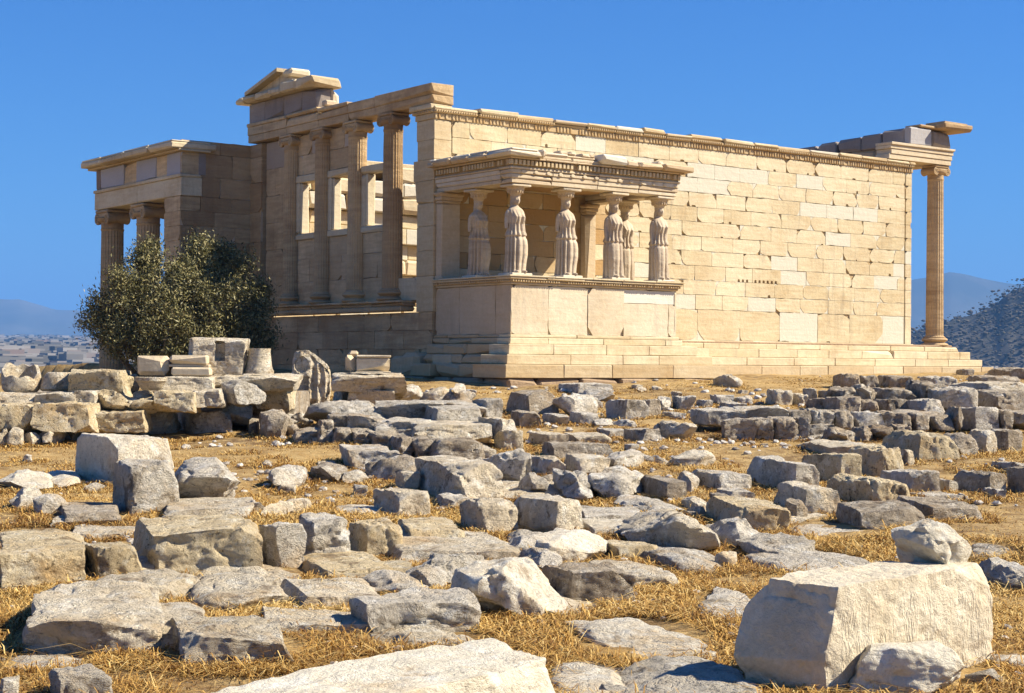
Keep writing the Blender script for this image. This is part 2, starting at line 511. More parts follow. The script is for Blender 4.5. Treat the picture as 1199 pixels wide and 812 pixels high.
# --- columns
def flutes(n=24, dp=.055, k=1.0):
    def f(t, z):
        p = (t*n/(2*math.pi)) % 1.0
        return 1.0 - dp*math.sqrt(max(0, 1-(2*p-1)**2))
    return f
def ionic_column(x, y, z0, z1, r0, r1, mat, wide=(0, 1), a0=0, a1=2*math.pi, worn=.0, seed=0, brown=.3):
    """fluted shaft with base and a scrolled capital; the scrolls look along axis 'wide'"""
    rng = random.Random(seed)
    hb = r0*1.0; hc = r1*1.75
    sh = MB(); n = 24*6; tone = (.4, 0, brown)
    zz = [z0+hb, z0+hb+.05]+[z0+hb+.05+(z1-hc-z0-hb-.12)*i/10 for i in range(1, 11)]+[z1-hc]
    pr = []
    for i, z in enumerate(zz):
        t = (z-zz[0])/(zz[-1]-zz[0]); r = r0*.93+(r1-r0*.93)*(t**1.35)
        if i == 0: r = r0*1.06
        if i == len(zz)-1: r = r1*1.06
        pr.append((r, z))
    fl = flutes()
    zlo, zhi = zz[1]-.01, zz[-2]+.01
    sh.lathe(pr, x, y, n, a0, a1, tone, lambda t, z: (fl(t, z) if zlo < z < zhi else 1.0)*(1+.012*sn(z*9+t*3)*worn))
    col = sh.build('column', mat, TEMPLE, smooth=R_(24))
    b = MB()
    pts = []
    for zc, rr, hh, amp in ((.0, 1.30, .30, .07), (.34, 1.16, .16, -.06), (.56, 1.24, .30, .06), (.88, 1.10, .12, .02)):
        for i in range(7):
            u = i/6; pts.append((r0*(rr+amp*2*sn(math.pi*u)), z0+hb*(zc+hh*u)))
    b.lathe(pts, x, y, 48, a0, a1, (.5, 0, brown))
    b.build('base', mat, col, smooth=R_(35))
    c = MB()
    neck = z1-hc
    prof = [(r1*1.02, neck), (r1*1.05, neck+.02), (r1*1.0, neck+.03), (r1*1.02, neck+hc*.34), (r1*1.12, neck+hc*.36), (r1*1.32, neck+hc*.50), (r1*1.34, neck+hc*.56), (r1*1.1, neck+hc*.6)]
    c.lathe(prof, x, y, 48, 0, 2*math.pi, (.4, 0, brown+.2))
    ux, uy = wide; px, py = -uy, ux    # scroll faces along +-p, scrolls spread along u
    zt = z1-hc*.16
    vr = r1*.52
    for su in (-1, 1):
        ccu = su*r1*1.08
        # spiral scroll: bolster narrowing at its middle
        nseg = 28; ring = []
        vs = []; secs = [(-1.02, 1.0), (-.9, 1.0), (-.55, .82), (0, .70), (.55, .82), (.9, 1.0), (1.02, 1.0)]
        for (pp, sc) in secs:
            for i in range(nseg):
                t = 2*math.pi*i/nseg
                rr = vr*sc
                uu = ccu+rr*cs(t)*1.0; zz_ = zt-vr*.98+rr*sn(t)
                vs.append((x+ux*uu+px*pp*r1*.98, y+uy*uu+py*pp*r1*.98, zz_))
        fs_ = []
        for j in range(len(secs)-1):
            for i in range(nseg): fs_.append((j*nseg+i, j*nseg+(i+1) % nseg, (j+1)*nseg+(i+1) % nseg, (j+1)*nseg+i))
        fs_.append(tuple(range(nseg-1, -1, -1))); fs_.append(tuple(range((len(secs)-1)*nseg, len(secs)*nseg)))
        c.add(vs, fs_, (.4, 0, brown+.1))
        # raised spiral fillet on both scroll faces
        for sp in (-1, 1):
            vv = []; ff = []; K = 40
            for i in range(K):
                t = i/(K-1)*2.3*2*math.pi; rr = vr*(.96-.78*i/(K-1)); th = vr*.10*(1-.5*i/(K-1))
                for (dr, dp_) in ((-th, 1.0), (-th, 1.07), (th, 1.07), (th, 1.0)):
                    ang = math.pi/2-su*t*1.0
                    uu = ccu+(rr+dr)*cs(ang); zz_ = zt-vr*.98+(rr+dr)*sn(ang)
                    vv.append((x+ux*uu+px*sp*dp_*r1*1.0, y+uy*uu+py*sp*dp_*r1*1.0, zz_))
            for i in range(K-1):
                for q in range(4): ff.append((i*4+q, i*4+(q+1) % 4, (i+1)*4+(q+1) % 4, (i+1)*4+q))
            c.add(vv, ff, (.7, 0, brown))
    Mx = Matrix(((ux, px, 0, x), (uy, py, 0, y), (0, 0, 1, 0), (0, 0, 0, 1)))
    c.box(-r1*1.15, r1*1.15, -r1*1.0, r1*1.0, zt-vr*.75, zt, (.5, 0, brown), .012, rng, 0, Mx)
    c.box(-r1*1.32, r1*1.32, -r1*1.12, r1*1.12, zt+.002, z1-.004, (.6, 0, brown), .025, rng, .3, Mx)
    c.build('capital', mat, col, smooth=R_(40))
    return col

# --- west facade
WZ = 1.0; WY = [8.44, 6.41, 4.38, 2.35]
for i, y in enumerate(WY):
    ionic_column(.12, y, 1.02, H, .325, .285, M['patina'], (0, 1), worn=1, seed=i, brown=[.2, .35, .15, .45][i])
fw = lambda u, v, d: (-d, u, v)
rng = random.Random(31)
mb = MB()
# basement courses below the ledge, out to the north corner
courses(mb, fw, 0.02, 11.25, [-3.4, -2.9, -2.4, -1.9, -1.4, -.9, -.4, .14, .66], 1.5, rng, pw=.0, pc=.18, fill=.0, brown=.35)
mb.box(.08, .7, 0.02, 11.24, -3.4, .66, (.5, 0, .6), .01, rng)
mb.build('basement_wall', M['patina'], TEMPLE)
mb = MB()
y = 2.0; rng = random.Random(5)
y = 1.35
while y < 11.3:
    ye = min(y+rng.uniform(1.2, 2.0), 11.3)
    mb.box(-.22, .3, y+.003, ye-.003, .70, .84, (rng.random(), 0, .2), .02, rng, .2)
    mb.box(-.16, .3, y+.003, ye-.003, .843, .95, (rng.random(), 0, .3), .02, rng, .3)
    mb.box(-.26, .5, y+.003, ye-.003, .953, 1.02, (rng.random(), 0, .1), .014, rng, .2)
    y = ye
mb.build('ledge', M['patina'], TEMPLE)
# facade wall between the columns, with three window openings
mb = MB(); rng = random.Random(33)
fw2 = lambda u, v, d: (.16-d, u, v)
low = [1.02, 1.75, 2.5, 3.12]
wins = []
for b in range(3):
    ya, yb = WY[b+1], WY[b]           # bay between two columns
    courses(mb, fw2, ya+.06, yb-.06, low, 1.9, rng, pw=.06, pc=.25, fill=.4, brown=.2)
    mb.box(.22, .52, ya+.05, yb-.05, 1.02, 3.12, (.5, 0, .4), .01, rng)
    wins.append((ya+.55, yb-.48))
# north bay, solid to the architrave, and the north anta
courses(mb, fw2, WY[0]+.06, 10.35, [1.02, 2.0, 2.9, 3.8, 4.7, 5.6, 6.5], 1.25, rng, pw=.05, pc=.2, fill=.4, brown=.25)
mb.box(.22, .55, WY[0]+.05, 10.38, 1.02, 6.5, (.5, 0, .4), .01, rng)
courses(mb, fw, 10.4, 11.2, [1.02, 2.1, 3.2, 4.2, 5.2, 6.05, 6.5], 2, rng, pw=.0, pc=.3, fill=.3, brown=.5)
mb.box(.08, .75, 10.41, 11.19, 1.02, 6.5, (.5, 0, .4), .01, rng)
# above the windows
for b in (0, 1):
    ya, yb = WY[b+1], WY[b]
    courses(mb, fw2, ya+.06, yb-.06, [5.22, 5.85, 6.5], 1.6, rng, pw=.1, pc=.5, fill=.5, brown=.15)
    mb.box(.22, .5, ya+.05, yb-.05, 5.22, 6.5, (.5, 0, .4), .02, rng, .3)
FAC = mb.build('facade_wall', M['patina'], TEMPLE)
for b, (ya, yb) in enumerate(wins):
    mb = MB(); rng = random.Random(50+b)
    c0, c1 = WY[b+1]+.07, WY[b]-.07
    mb.box(.08, .50, c0, c1, 3.125, 3.32, (.6, .4 if b == 2 else 0, .1), .015, rng, .2)
    zt = 5.2 if b < 2 else 5.15
    mb.box(.10, .48, yb, c1, 3.323, zt-.23, (.7, .1, 0), .02, rng, .4)
    mb.box(.10, .48, c0, ya, 3.323, zt-.23, (.5, 0, .1), .02, rng, .4)
    mb.box(.08, .48, c0, c1, zt-.228, zt, (.6, .2 if b == 2 else 0, .1), .02, rng, .3)
    mb.box(.13, .40, yb-.10, yb-.004, 3.325, zt-.24, (.9, .3, 0), .025, rng, .5)
    mb.build('window_frame', M['marble'], FAC)
# low wall and the broken south anta
mb = MB(); rng = random.Random(61)
courses(mb, fw2, .95, WY[3]-.06, [1.02, 1.68], 1.6, rng, pw=0, pc=.2, fill=.4, brown=.2)
mb.box(.22, .52, .94, WY[3]-.05, 1.02, 1.68, (.5, 0, .4), .01, rng)
zs = [.66, 1.68, 2.4, 3.1, 3.75, 4.4, 5.0, 5.55, 6.13]
for i in range(len(zs)-1):
    w = .86+rng.uniform(-.02, .12)*(1 if zs[i] > 4 else .1)
    if 3.6 < zs[i] < 4.9: w += .10
    mb.box(-.0+rng.gauss(0, .004), .6, .0, w, zs[i]+.003, zs[i+1]-.003, (rng.random(), 0, .25), .010, rng, .06)
for i in range(9):
    z = 2.2+i*.45; mb.box(.06, .5, .84, .84+rng.uniform(.03, .12), z, z+rng.uniform(.2, .42), (rng.random(), 0, .3), .05, rng, .6)
# crown of the anta
mb.box(-.03, .6, -.0, .95, 6.134, 6.30, (.5, 0, .3), .015, rng)
mb.box(-.09, .6, -.0, 1.03, 6.303, 6.40, (.5, 0, .3), .02, rng)
mb.box(-.15, .6, -.03, 1.10, 6.403, H, (.5, 0, .1), .02, rng)
for i in range(9): mb.box(-.12, -.08, .04+i*.1, .09+i*.1, 6.32, 6.39, (.4, 0, .5), .012, rng)
mb.build('corner_pier', M['marble'], TEMPLE)
# architrave
mb = MB(); rng = random.Random(71)
ys = [-.06, 3.0, 4.55, 6.4, 8.45, 11.15]
for i in range(5):
    x0 = -.12; top = [7.13, 7.10, 7.16, 7.22, 7.20][i]
    mb.box(x0, .62, ys[i]+.003, ys[i+1]-.003, H+.01, 6.80, (rng.random(), 0, .2), .015, rng, .2)
    mb.box(x0-.03, .62, ys[i]+.003, ys[i+1]-.003, 6.802, top-.12 if i > 1 else top, (rng.random(), 0, .15), .015, rng, .25)
    if i > 1: mb.box(x0-.07, .62, ys[i]+.003, ys[i+1]-.003, top-.118, top, (rng.random(), 0, .1), .02, rng, .35)
mb.box(-.1, .3, 5.95, 6.25, 7.22, 7.40, (.9, .6, 0), .04, rng, .5)
mb.build('architrave', M['patina'], TEMPLE)
# remaining frieze blocks with the broken gable above the north end
mb = MB(); rng = random.Random(72)
for a_, b_ in ((6.55, 7.55), (7.55, 8.75), (8.75, 10.1), (10.1, 11.2)):
    mb.box(-.06, .42, a_+.003, b_-.003, 7.21, 7.86, (rng.random(), 0, .2), .012, rng, .2)
FZ = mb.build('frieze', M['frieze'], TEMPLE)
mb = MB(); mb.box(.43, .75, 6.5, 11.1, 7.22, 7.84, (.7, 0, 0), .04, rng, .5); mb.build('frieze_backing', M['pale'], FZ)
mb = MB()
ys = [6.35, 7.4, 8.4, 9.2, 10.2, 11.0, 11.6]
for i in range(6):
    mb.box(-.42+rng.uniform(-.05, .06), .7, ys[i]+.003, ys[i+1]-.003, 7.88, 8.10+(.12 if i < 2 else 0)+rng.uniform(-.02, .03), (rng.random(), 0, .2), .05, rng, .6)
# raking fragment: wedge of gable wall under a sloping cornice
def wedge(y0, z0, y1, z1, x0, x1, th, tone):
    vs = [(x0, y0, z0), (x0, y1, z1), (x0, y1, z1+th), (x0, y0, z0+th), (x1, y0, z0), (x1, y1, z1), (x1, y1, z1+th), (x1, y0, z0+th)]
    mb.add(vs, [(0, 1, 2, 3), (7, 6, 5, 4), (0, 4, 5, 1), (1, 5, 6, 2), (2, 6, 7, 3), (3, 7, 4, 0)], tone)
wedge(10.9, 8.10, 8.65, 8.62, -.40, .6, .12, (.5, 0, .2))
vs = []
for x_ in (-.12, .55): vs += [(x_, 11.0, 8.1), (x_, 8.2, 8.1), (x_, 8.05, 8.25), (x_, 8.25, 8.48), (x_, 8.75, 8.60)]
mb.add(vs, [(0, 1, 2, 3, 4), (9, 8, 7, 6, 5)]+[(i, (i+1) % 5, 5+(i+1) % 5, 5+i) for i in range(5)], (.7, .1, .1))
mb.box(-.25, .5, 8.0, 8.65, 8.42, 8.68, (.8, .2, 0), .1, rng, .8)
mb.build('gable_fragment', M['marble'], TEMPLE)

# --- north wall seen through the openings
mb = MB(); rng = random.Random(81)
fn_ = lambda u, v, d: (u, 10.6-d, v)
zz = [-3.2+.55*i for i in range(19)]
for i in range(len(zz)-1):
    x = .6
    while x < 20.3:
        xe = x+rng.uniform(.8, 1.6)
        lim = 6.45+.35*sn(x*.9)+rng.uniform(-.2, .15)
        if x > 9: lim -= .6
        if zz[i+1] < lim:
            rough = zz[i] > 4.9 or rng.random() < .25
            pj = rng.uniform(-.02, .05) if rough else rng.gauss(0, .01)
            if 1.5 < zz[i] < 4.6 and i % 2: pj -= .28
            mb.box(x+.004, xe-.004, 10.6-pj, 11.3, zz[i]+.004, zz[i+1]-.004, (rng.random(), 1 if rng.random() < .2 else 0, .1 if rough else 0), .02 if not rough else .06, rng, .3 if not rough else .7)
        x = xe
mb.build('north_wall', M['marble'], TEMPLE)

# --- east portico: corner column, entablature, broken cornice
for i, y in enumerate((.35, 2.5, 4.65, 6.8, 8.95, 11.1)):
    ionic_column(22.3, y, -.06, H, .345, .29, M['patina'], (0, 1) if i else (1, 0), worn=.5, seed=90+i, brown=.15)
mb = MB(); rng = random.Random(91)
for (z0, z1, pr) in ((H+.01, 6.74, .0), (6.742, 6.92, .03), (6.922, 7.05, .06), (7.052, 7.15, .12)):
    mb.box(19.3+rng.uniform(0, .1), 22.72+pr, -.02-pr, .62, z0, z1, (.6, 0, .1), .012, rng, .1)
    mb.box(22.0-pr*.3, 22.72+pr, .624, 11.4, z0, z1, (.5, 0, .3), .012, rng)
y = .63
while y < 11.0:
    ye = min(y+rng.uniform(1.0, 1.5), 11.2)
    mb.box(20.55, 21.2, y+.004, ye-.004, H+.01, 7.15+rng.uniform(-.03, .02), (rng.random(), 0, .5), .03, rng, .3); y = ye
mb.build('portico_architrave', M['pale'], TEMPLE)
mb = MB()
y = .25
for i in range(6):
    ye = y+[1.1, .95, 1.2, 1.0, 1.3, 1.1][i]
    mb.box(20.45+rng.uniform(-.03, .03), 21.1, y+.005, ye-.005, 7.16, [7.78, 7.70, 7.66, 7.62, 7.55, 7.40][i], (rng.random(), 0, .2), .05, rng, .5); y = ye
mb.box(20.48, 21.7, .02, .3, 7.162, 7.80, (.6, .5, 0), .03, rng, .2)
mb.box(21.72, 22.78, .02, .55, 7.162, 7.76, (.1, 0, .1), .05, rng, .6)
mb.box(22.2, 22.75, .56, 11.3, 7.162, 7.7, (.1, 0, .1), .03, rng, .2)
mb.build('portico_frieze', M['frieze'], TEMPLE)
mb = MB()
mb.box(21.0, 21.9, -.02, .7, 7.83, 7.93, (.3, 0, .4), .04, rng, .5)
mb.box(21.85, 23.5, -.42, .75, 7.81, 8.05, (.5, 0, .4), .06, rng, .8)
mb.box(22.0, 23.3, -.3, .6, 8.052, 8.11, (.5, 0, .3), .03, rng, .6)
mb.build('cornice_block', M['patina'], TEMPLE)

# --- north porch
XW = -2.55; zb = -3.2
NP = []
for (x, y) in ((XW+.45, 17.9), (XW+.45, 14.75), (XW+3.6, 17.9), (XW+6.75, 17.9), (XW+9.9, 17.9), (XW+9.9, 14.75)):
    ionic_column(x, y, zb, 4.63, .46, .40, M['patina'], (0, 1), worn=.7, seed=int(100+x*7+y), brown=.25)
mb = MB(); rng = random.Random(101)
fpw = lambda u, v, d: (XW-d, u, v); fps = lambda u, v, d: (u, 11.2-d, v)
zz = [zb+.49*i for i in range(17)]; zz[-1] = 4.64
courses(mb, fpw, 11.22, 12.45, zz, 2.2, rng, pw=0, pc=.15, fill=.4, brown=.1)
mb.box(XW+.08, XW+1.0, 11.3, 12.44, zb, 4.64, (.5, 0, .2), .01, rng)
courses(mb, fps, XW+.02, .3, zz+[5.3, 6.08, 6.5], 1.3, rng, pw=0, pc=.15, fill=.4, brown=.5)
mb.box(XW+.08, .5, 11.28, 12.0, zb, 6.49, (.5, 0, .4), .01, rng)
mb.build('porch_wall', M['patina'], TEMPLE)
mb = MB()
for a_, b_ in ((11.14, 14.7), (14.7, 18.5)):
    mb.box(XW-.0, XW+.75, a_+.003, b_-.003, 4.65, 5.25, (rng.random(), 0, .05), .015, rng, .2)
    mb.box(XW-.06, XW+.75, a_-.02, b_-.003, 5.253, 5.36, (rng.random(), 0, .05), .015, rng, .3)
mb.box(XW-.01, XW+1.0, 11.12, 11.9, 4.652, 5.30, (.5, 0, .2), .02, rng, .2) if False else None
for a_, b_ in ((XW+.76, XW+4), (XW+4, XW+7.2), (XW+7.2, XW+10.4)): mb.box(a_, b_, 17.5, 18.5, 4.65, 5.36, (.5, 0, .1), .015, rng, .2)
mb.box(XW+9.5, XW+10.3, 11.3, 17.49, 4.65, 5.36, (.5, 0, .1), .015, rng, .2)
NA = mb.build('porch_architrave', M['marble'], TEMPLE)
mb = MB(); mb2 = MB()
for i, (a_, b_) in enumerate(((11.2, 12.35), (12.35, 13.2), (13.2, 14.85), (14.85, 15.95), (15.95, 18.05), (18.05, 18.45))):
    q = MB()
    q.box(XW+(.05 if i in (1, 3) else .03), XW+.6, a_+.004, b_-.004, 5.365, 6.10, (.75 if i != 5 else .1, .7 if i in (0, 2, 4) else 0, .0 if i < 5 else .6), .012, rng, .15)
    q.build('frieze_block', M['patina' if i in (1, 3) else 'frieze'], NA)
q = MB(); q.box(XW+.64, XW+.9, 11.18, 12.0, 5.365, 6.10, (.2, 0, .1), .012, rng, .1); q.build('frieze_block', M['frieze'], NA)
mb.box(XW+.62, XW+10.2, 17.75, 18.4, 5.365, 6.10, (.5, 0, .2), .012, rng, .1)
mb.box(XW+9.6, XW+10.2, 11.5, 17.74, 5.365, 6.10, (.5, 0, .2), .012, rng, .1)
mb.build('porch_frieze', M['frieze'], NA)
mb = MB()
y = 11.0
while y < 18.8:
    ye = min(y+rng.uniform(1.2, 2.2), 18.95)
    mb.box(XW-.45+rng.uniform(-.03, .03), XW+1.2, y+.003, ye-.003, 6.18, 6.38, (rng.random(), 0, .05), .03, rng, .3)
    mb.box(XW-.15, XW+1.0, y+.003, ye-.003, 6.105, 6.178, (rng.random(), 0, .3), .03, rng, .5)
    mb.box(XW-.40, XW+1.0, y+.02, ye-.02, 6.383, 6.42+rng.uniform(0, .05), (.9, .6, 0), .03, rng, .7); y = ye
mb.box(XW+1.21, XW+11, 11.6, 19.3, 6.19, 6.42, (.4, 0, .2), .02, rng)
mb.build('porch_cornice', M['marble'], TEMPLE)
# ------------------------------------------------------------------ porch of the statues
PX0, PX1, PY = .1, 6.0, -3.6
FZ0 = 1.57
mb = MB(); rng = random.Random(201)
fpf = lambda u, v, d: (u, PY-d, v); fpw_ = lambda u, v, d: (PX0-d, u, v); fpe = lambda u, v, d: (PX1+d, u, v)
xs = [PX0+.004, 1.36, 2.72, 4.02, PX1-.004]
for i in range(4):
    a_, b_ = xs[i], xs[i+1]
    if i == 3:
        mb.prism(chipped(a_, b_, .93, 1.32, rng, .1), -.05, -.03, fpf, (.9, .75, 0)); mb.prism(chipped(a_, b_-.3, .0, .93, rng, .3), -.05, .0, fpf, (.7, 0, 0)); mb.prism(chipped(b_-.3, b_, .0, .93, rng, .3), -.05, -.01, fpf, (.4, 0, 0))
    else: mb.prism(chipped(a_, b_, .0, 1.32, rng, .55, .28), -.06, rng.uniform(-.01, .015), fpf, (rng.random(), 0, .0))
ysx = [PY+.004, -2.9, -1.2, -.004]
for i in range(3):
    mb.prism(chipped(ysx[i], ysx[i+1], .0, 1.32, rng, .35, .2), -.06, 0, fpw_, (rng.random(), 0, .35)); mb.prism(chipped(ysx[i], ysx[i+1], .0, 1.32, rng, .3, .2), -.06, 0, fpe, (rng.random(), 0, .1))  # west side browner than the east: its shade is put into the tone
mb.box(PX0+.055, PX1-.055, PY+.055, .1, -.05, 1.30, (.5, 0, .1), .01, rng)
POD = mb.build('porch_podium', M['pale'], TEMPLE)
# moulding round the podium: egg row and floor slab
mb = MB()
def round_run(z0, z1, pr, seg, tone, c, chip=.2, gapp=.0, deep=.5):
    x = PX0-pr
    while x < PX1+pr-.01:
        xe = min(x+seg*rng.uniform(.8, 1.2), PX1+pr)
        if rng.random() >= gapp: mb.box(x+.003, xe-.003, PY-pr-rng.uniform(0, .012), PY+deep, z0, z1, tone(), c, rng, chip)
        x = xe
    for xa, xb in ((PX0-pr, PX0+deep), (PX1-deep, PX1+pr)):
        y = PY+deep+.004
        while y < -.02:
            ye = min(y+seg*rng.uniform(.8, 1.2), -.0)
            if rng.random() >= gapp: mb.box(xa, xb, y+.003, ye-.003, z0, z1, tone(), c, rng, chip)
            y = ye
def eggs(z0, z1, pr, w, st, gp, tone, cc=.012):
    x = PX0-pr
    while x < PX1+pr-w:
        if rng.random() > gp: mb.box(x, x+w, PY-pr, PY-pr+.12, z0, z1, tone(), cc, rng)
        x += st
    y = PY-pr+st
    while y < -.05:
        if rng.random() > gp:
            mb.box(PX0-pr, PX0-pr+.12, y, y+w, z0, z1, tone(), cc, rng); mb.box(PX1+pr-.12, PX1+pr, y, y+w, z0, z1, tone(), cc, rng)
        y += st
round_run(1.323, 1.38, .04, 1.5, lambda: (rng.random(), 0, .3), .01)
round_run(1.383, 1.455, .07, 1.5, lambda: (rng.random(), 0, .5), .01)
eggs(1.392, 1.45, .115, .055, .085, .1, lambda: (.4, 0, .5))
round_run(1.458, 1.525, .14, 1.4, lambda: (rng.random(), 0, .3), .018, .3)
round_run(1.528, FZ0, .17, 1.3, lambda: (rng.random(), .3*(rng.random() < .3), .1), .012, .35)
mb.box(PX0+.45, PX1-.45, PY+.45, -.01, 1.31, FZ0-.004, (.7, 0, 0), .01, rng)
mb.build('floor_moulding', M['marble'], POD)

# entablature
AZ = 4.03
mb = MB(); rng = random.Random(203)
def beam(z0, z1, pr, tone, seg=(1.45, 3.05, 4.55), c=.014, chip=.2, deep=.5):
    e_ = [PX0-pr, *seg, PX1+pr]
    for a_, b_ in zip(e_[:-1], e_[1:]): mb.box(a_+.003, b_-.003, PY+.02-pr, PY+.02+deep, z0, z1, tone(), c, rng, chip)
    mb.box(PX0-pr, PX0+deep, PY+.02+deep+.004, -.0, z0, z1, tone(), c, rng, chip); mb.box(PX1-deep, PX1+pr, PY+.02+deep+.004, -.0, z0, z1, tone(), c, rng, chip)
tn = lambda: (rng.random(), .25 if rng.random() < .3 else 0, rng.uniform(0, .3))
beam(AZ+.004, 4.15, .0, tn); beam(4.153, 4.28, .025, tn); beam(4.283, 4.40, .05, tn); beam(4.403, 4.46, .085, tn, chip=.4)
for i in range(14):   # discs on the top fascia
    x = PX0+.35+i*.42
    vs = []; n = 14
    for (r, d) in ((.07, 0), (.07, .02), (.05, .028)):
        for j in range(n): vs.append((x+r*cs(2*math.pi*j/n), PY-.03-d, 4.34+r*.7*sn(2*math.pi*j/n)))
    mb.add(vs, [(q*n+j, q*n+(j+1) % n, (q+1)*n+(j+1) % n, (q+1)*n+j) for q in range(2) for j in range(n)]+[tuple(range(2*n, 3*n))], (.6, 0, .1))
mb.box(PX0+.55, PX1-.55, PY+.6, -.01, 4.30, 4.60, (.3, 0, 1), .02, rng)  # porch ceiling slab, toned full brown
ENT = mb.build('porch_entablature', M['pale'], TEMPLE)
# dentils
mb = MB(); rng = random.Random(204)
round_run(4.462, 4.50, .02, 1.5, lambda: (rng.random(), 0, .3), .01)
eggs(4.505, 4.64, .13, .085, .135, .08, lambda: (rng.random(), 0, rng.uniform(.1, .4)), .008)
round_run(4.50, 4.66, .04, 1.6, lambda: (.3, 0, .6), .01, 0)
mb.build('dentils', M['marble'], ENT)
# cornice, largely broken away along the front
mb = MB(); rng = random.Random(205)
round_run(4.662, 4.71, .16, 1.2, lambda: (rng.random(), 0, .4), .02, .5)
round_run(4.712, 4.80, .13, 1.1, lambda: (rng.random(), 0, .2), .03, .5)
tnc = lambda: (rng.random(), .3*(rng.random() < .3), rng.uniform(.1, .45))
y = PY-.40    # west return
while y < -.05:
    ye = min(y+rng.uniform(.7, 1.2), 0)
    mb.box(PX0-.40+rng.uniform(-.02, .06), PX0+.7, y+.003, ye-.003, 4.715, 4.87+rng.uniform(-.05, .05), tnc(), .04, rng, .6)
    mb.box(PX0-.28, PX0+.6, y+.02, ye-.02, 4.86, 4.93+rng.uniform(-.03, .03), (.8, .5, 0), .05, rng, .8)
    y = ye
mb.box(PX0+.71, 1.0, PY-.38, PY+.5, 4.72, 4.94, tnc(), .06, rng, .8)
mb.box(1.01, 1.9, PY-.16, PY+.5, 4.80, 4.90, tnc(), .05, rng, .8)
mb.box(1.9, 2.95, PY-.10, PY+.5, 4.80, 4.88, tnc(), .05, rng, .8)
mb.box(2.95, 3.85, PY-.36, PY+.5, 4.735, 4.98, (.4, .8, 0), .04, rng, .4)
mb.box(3.87, 4.3, PY-.30, PY+.5, 4.72, 4.90, tnc(), .08, rng, .8)
mb.box(4.32, 5.2, PY-.36, PY+.5, 4.715, 4.87, tnc(), .06, rng, .8)
mb.box(5.21, PX1+.32, PY-.38, PY+.5, 4.715, 4.89, (.4, 0, .5), .05, rng, .6)
y = PY+.504
while y < -.05:
    ye = min(y+rng.uniform(.7, 1.2), 0)
    mb.box(PX1-.7, PX1+.34+rng.uniform(-.05, .02), y+.003, ye-.003, 4.715, 4.88+rng.uniform(-.04, .04), tnc(), .05, rng, .6); y = ye
mb.box(PX0+.72, PX1-.72, PY+.51, -.01, 4.66, 4.84, (.6, .2, 0), .03, rng)
for i in range(9):
    x = rng.uniform(1.0, 5.9); mb.box(x, x+rng.uniform(.15, .5), PY-.1, PY+rng.uniform(.2, .4), 4.85, 4.93+rng.uniform(.0, .08), tnc(), .05, rng, .9)
mb.build('cornice', M['pale'], ENT)
# wall piers behind the statues
for (x0, x1) in ((PX0-.02, PX0+.62), (PX1-.66, PX1-.30)):
    mb = MB(); mb.box(x0, x1, -.30, -.012, FZ0+.004, 3.72, (.6, 0, .3), .015, rng, .2)
    mb.box(x0-.03, x1+.03, -.34, -.012, FZ0+.002, FZ0+.1, (.6, 0, .3), .015, rng, .2)
    p = mb.build('wall_pier', M['pale'], TEMPLE)
    mb = MB()
    for (z0, z1, q) in ((3.723, 3.80, .02), (3.803, 3.90, .055), (3.903, 4.025, .10)): mb.box(x0-q, x1+q, -.3-q, -.012, z0, z1, (.5, 0, .5), .015, rng, .3)
    mb.build('pier_capital', M['pale'], p)

